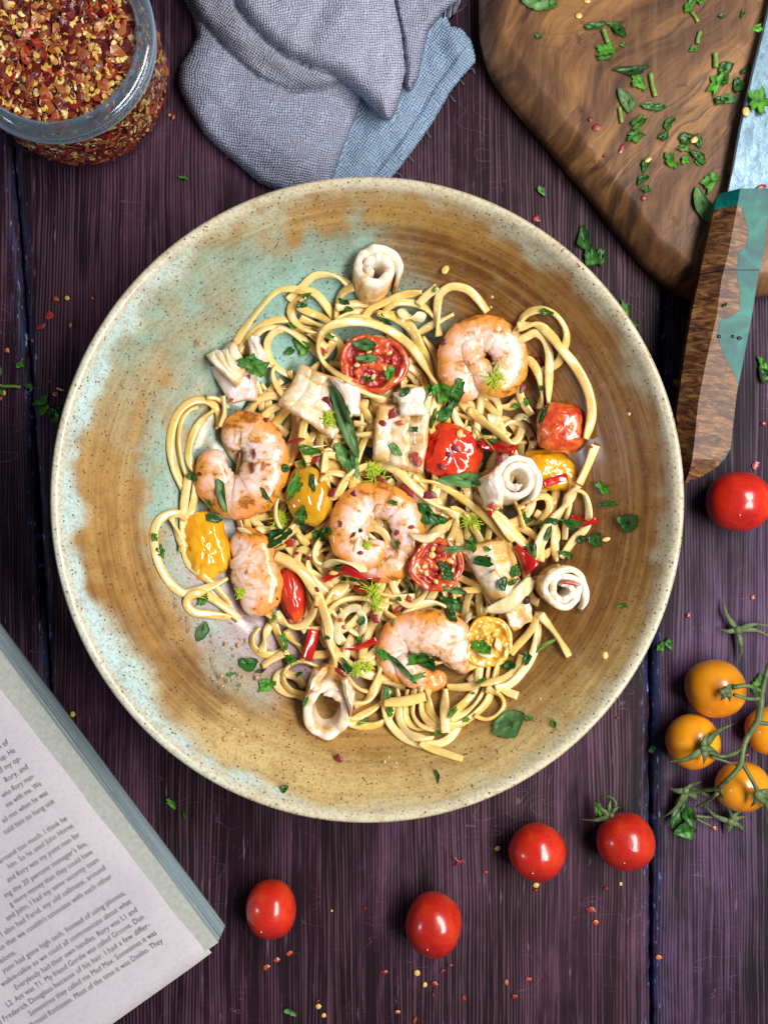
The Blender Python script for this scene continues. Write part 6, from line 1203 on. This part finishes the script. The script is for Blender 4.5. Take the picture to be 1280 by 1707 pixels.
# ------------------------------------------------------------------ the book
TZ = .0165
book = empty('open_book', (*P(150, 1500, 0)[:2], 0)); tag(book, 'thick paperback book lying with a printed page up beside the bowl', 'book')
c0 = P(364, 1571, .0155)[:2]; cw = P(376, 1543, .001)[:2]; far = P(0, 1082, .0155)[:2]; u = (far - c0) / np.linalg.norm(far - c0); inn = np.array([-.815, -.580]); inn /= np.linalg.norm(inn)
def prism(poly_top, z1, poly_bot, z0, name, mat, par, smooth=False):
    n = len(poly_top); V = [(*p, z1) for p in poly_top] + [(*p, z0) for p in poly_bot]; F = [tuple(range(n)), tuple(range(2 * n - 1, n - 1, -1))] + [(j, n + j, n + (j + 1) % n, (j + 1) % n) for j in range(n)]
    A = sum(poly_top[j][0] * poly_top[(j + 1) % n][1] - poly_top[(j + 1) % n][0] * poly_top[j][1] for j in range(n))
    if A < 0: F = [f[::-1] for f in F]
    return mk(name, V, F, mat, par, smooth=smooth)
LB, WBk = .20, .125
def bookpoly(cx, d_edge=0.0, d_bot=0.0, ch=.0): 
    c = cx + inn * d_edge + u * d_bot; return [c, c + u * LB, c + u * LB + inn * WBk, c + inn * WBk]
botc = cw
t1 = P(352, 1590, TZ)[:2]; far1 = P(0, 1138, TZ)[:2]; u1 = (far1 - t1) / np.linalg.norm(far1 - t1)
prism([botc + inn * .0005, botc + u * LB + inn * .0005, botc + u * LB + inn * WBk, botc + inn * WBk], .0012, [botc, botc + u * LB, botc + u * LB + inn * WBk, botc + inn * WBk], 0.0, 'back_cover', M['cover'], book)
# the page block is a stack of sections whose edges are slightly uneven
zl = [.0012, .0040, .0068, .0096, .0124, .0148]; cs_ = []
for i, z in enumerate(zl):
    t = (z - .001) / .0145; cc_ = cw + (c0 - cw) * t; cs_.append(cc_)
for i in range(5):
    a, b = cs_[i + 1] + inn * rng.uniform(0, .0003), cs_[i] + inn * rng.uniform(0, .0003)
    prism([a, a + u * LB, a + u * LB + inn * WBk, a + inn * WBk], zl[i + 1] - .00006, [b, b + u * LB, b + u * LB + inn * WBk, b + inn * WBk], zl[i] + .00002, 'page_section', M['pages'], book)
s = N('page_margin'); marg = s.done(s.ramp(s.noise(s.coord(), 600, 4), [(.3, (.36, .38, .35)), (.7, (.46, .47, .43))]), .85, s.bump(s.noise(s.coord(), 900, 3), .2, .0003))
a = c0; prism([a, a + u * LB, a + u * LB + inn * WBk, a + inn * WBk], .0157, [a, a + u * LB, a + u * LB + inn * WBk, a + inn * WBk], .0148, 'page_section', marg, book)
ds = np.concatenate([np.linspace(0, .012, 13), np.linspace(.02, WBk - .008, 8)]); us_ = np.linspace(0, LB, 30); PV = []
for uu in us_:
    for d_ in ds:
        q_ = t1 + u1 * uu + inn * d_; PV.append((q_[0], q_[1], TZ - .0011 * max(0, 1 - d_ / .011) ** 2 + .00012 * mnoise.noise(Vector((uu * 60, d_ * 90, 0))) * (d_ < .015)))
nd = len(ds); Pf = [(a_ * nd + b_, a_ * nd + b_ + 1, (a_ + 1) * nd + b_ + 1, (a_ + 1) * nd + b_) for a_ in range(29) for b_ in range(nd - 1)]; PV = np.array(PV); PB = PV - (0, 0, .0001); n_ = len(PV)
nz_ = np.cross(PV[Pf[0][1]] - PV[Pf[0][0]], PV[Pf[0][2]] - PV[Pf[0][0]])[2]
if nz_ < 0: Pf = [f[::-1] for f in Pf]
rim_ = list(range(nd)) + [a_ * nd + nd - 1 for a_ in range(1, 30)] + [29 * nd + b_ for b_ in range(nd - 2, -1, -1)] + [a_ * nd for a_ in range(28, 0, -1)]
page = mk('page', np.vstack([PV, PB]), Pf + [tuple(x + n_ for x in f[::-1]) for f in Pf] + [(a_, b_, b_ + n_, a_ + n_) for a_, b_ in zip(rim_, rim_[1:] + rim_[:1])], M['paper'], book)
prism([t1 + inn * .0006, t1 + u1 * LB + inn * .0006, t1 + u1 * LB + inn * (WBk - .008), t1 + inn * (WBk - .008)], TZ - .0014, [t1 + inn * .0006, t1 + u1 * LB + inn * .0006, t1 + u1 * LB + inn * (WBk - .008), t1 + inn * (WBk - .008)], .01572, 'page_section', marg, book) if TZ - .0014 > .0158 else None
LN = [('n of', 40, 545), ('up. He', 68, 580), ('of my op-', 92, 612), ('Rory, and', 120, 648), ('who Rory man-', 148, 685), ('me with me. We', 176, 718), ('ad met when he was', 202, 755), ('told him to hang out', 230, 790), ('.', 8, 1000), ('around too much. I think he', 282, 862), ('him. So he used John Horne', 308, 892), ('and Rory was my point man for', 335, 928), ("ing the 20 percent manager's fee,", 365, 965), ('g more money than they could have', 388, 1000), ('and John, I had my same security team', 414, 1033), ('. I also had Farid, my old cellmate, around', 441, 1067), ("us that we couldn't associate with each other", 467, 1102), ('felons.', 72, 1415), ('yson had gone high tech. Instead of using phones,', 523, 1170), ('walkie-talkie so we could all communicate about what', 548, 1205), ('. Everybody had their own handles. Rory was L1 and', 572, 1240), ('L2. Ant was T1. My friend Gordie was called Groove. Don', 600, 1270), ('ed Frederick Douglass because of his hair. I had a few differ-', 625, 1303), ('. Sometimes they called me Mad Max. Sometimes it was', 652, 1335), ('Arnold Rothstein. Most of the time it was Deebo. They', 678, 1368)]
dg = None; tdir = P(457, 0, TZ)[:2]
fang = math.atan2(298, 457)
for tx, ex, ey in LN:
    cu = bpy.data.curves.new('text', 'FONT'); cu.body = tx; cu.size = .00345; cu.align_x = 'LEFT'; cu.extrude = .00001; cu.resolution_u = 2
    to = bpy.data.objects.new('tmp', cu); C.objects.link(to); bpy.context.view_layer.update(); me = bpy.data.meshes.new_from_object(to.evaluated_get(bpy.context.evaluated_depsgraph_get())); bpy.data.objects.remove(to)
    vv = np.zeros(len(me.vertices) * 3); me.vertices.foreach_get('co', vv); vv = vv.reshape(-1, 3); Fx_ = [tuple(p.vertices) for p in me.polygons]
    want = {'.': .0004}.get(tx, len(tx) * 4.95 * S * (D - TZ) / D); wd = vv[:, 0].max(); vv[:, 0] = (vv[:, 0] - wd) * (want / wd)
    e = P(ex / 2.485, 1020 + ey / 2.485, TZ); ca, sa = math.cos(fang), math.sin(fang); Wv = np.column_stack([e[0] + vv[:, 0] * ca - vv[:, 1] * sa, e[1] + vv[:, 0] * sa + vv[:, 1] * ca, TZ + .00005 + vv[:, 2]])
    mk('text_line', Wv, Fx_, M['ink'], book, smooth=False)

for o in list(bpy.data.objects):
    if '_o' in o: del o['_o']
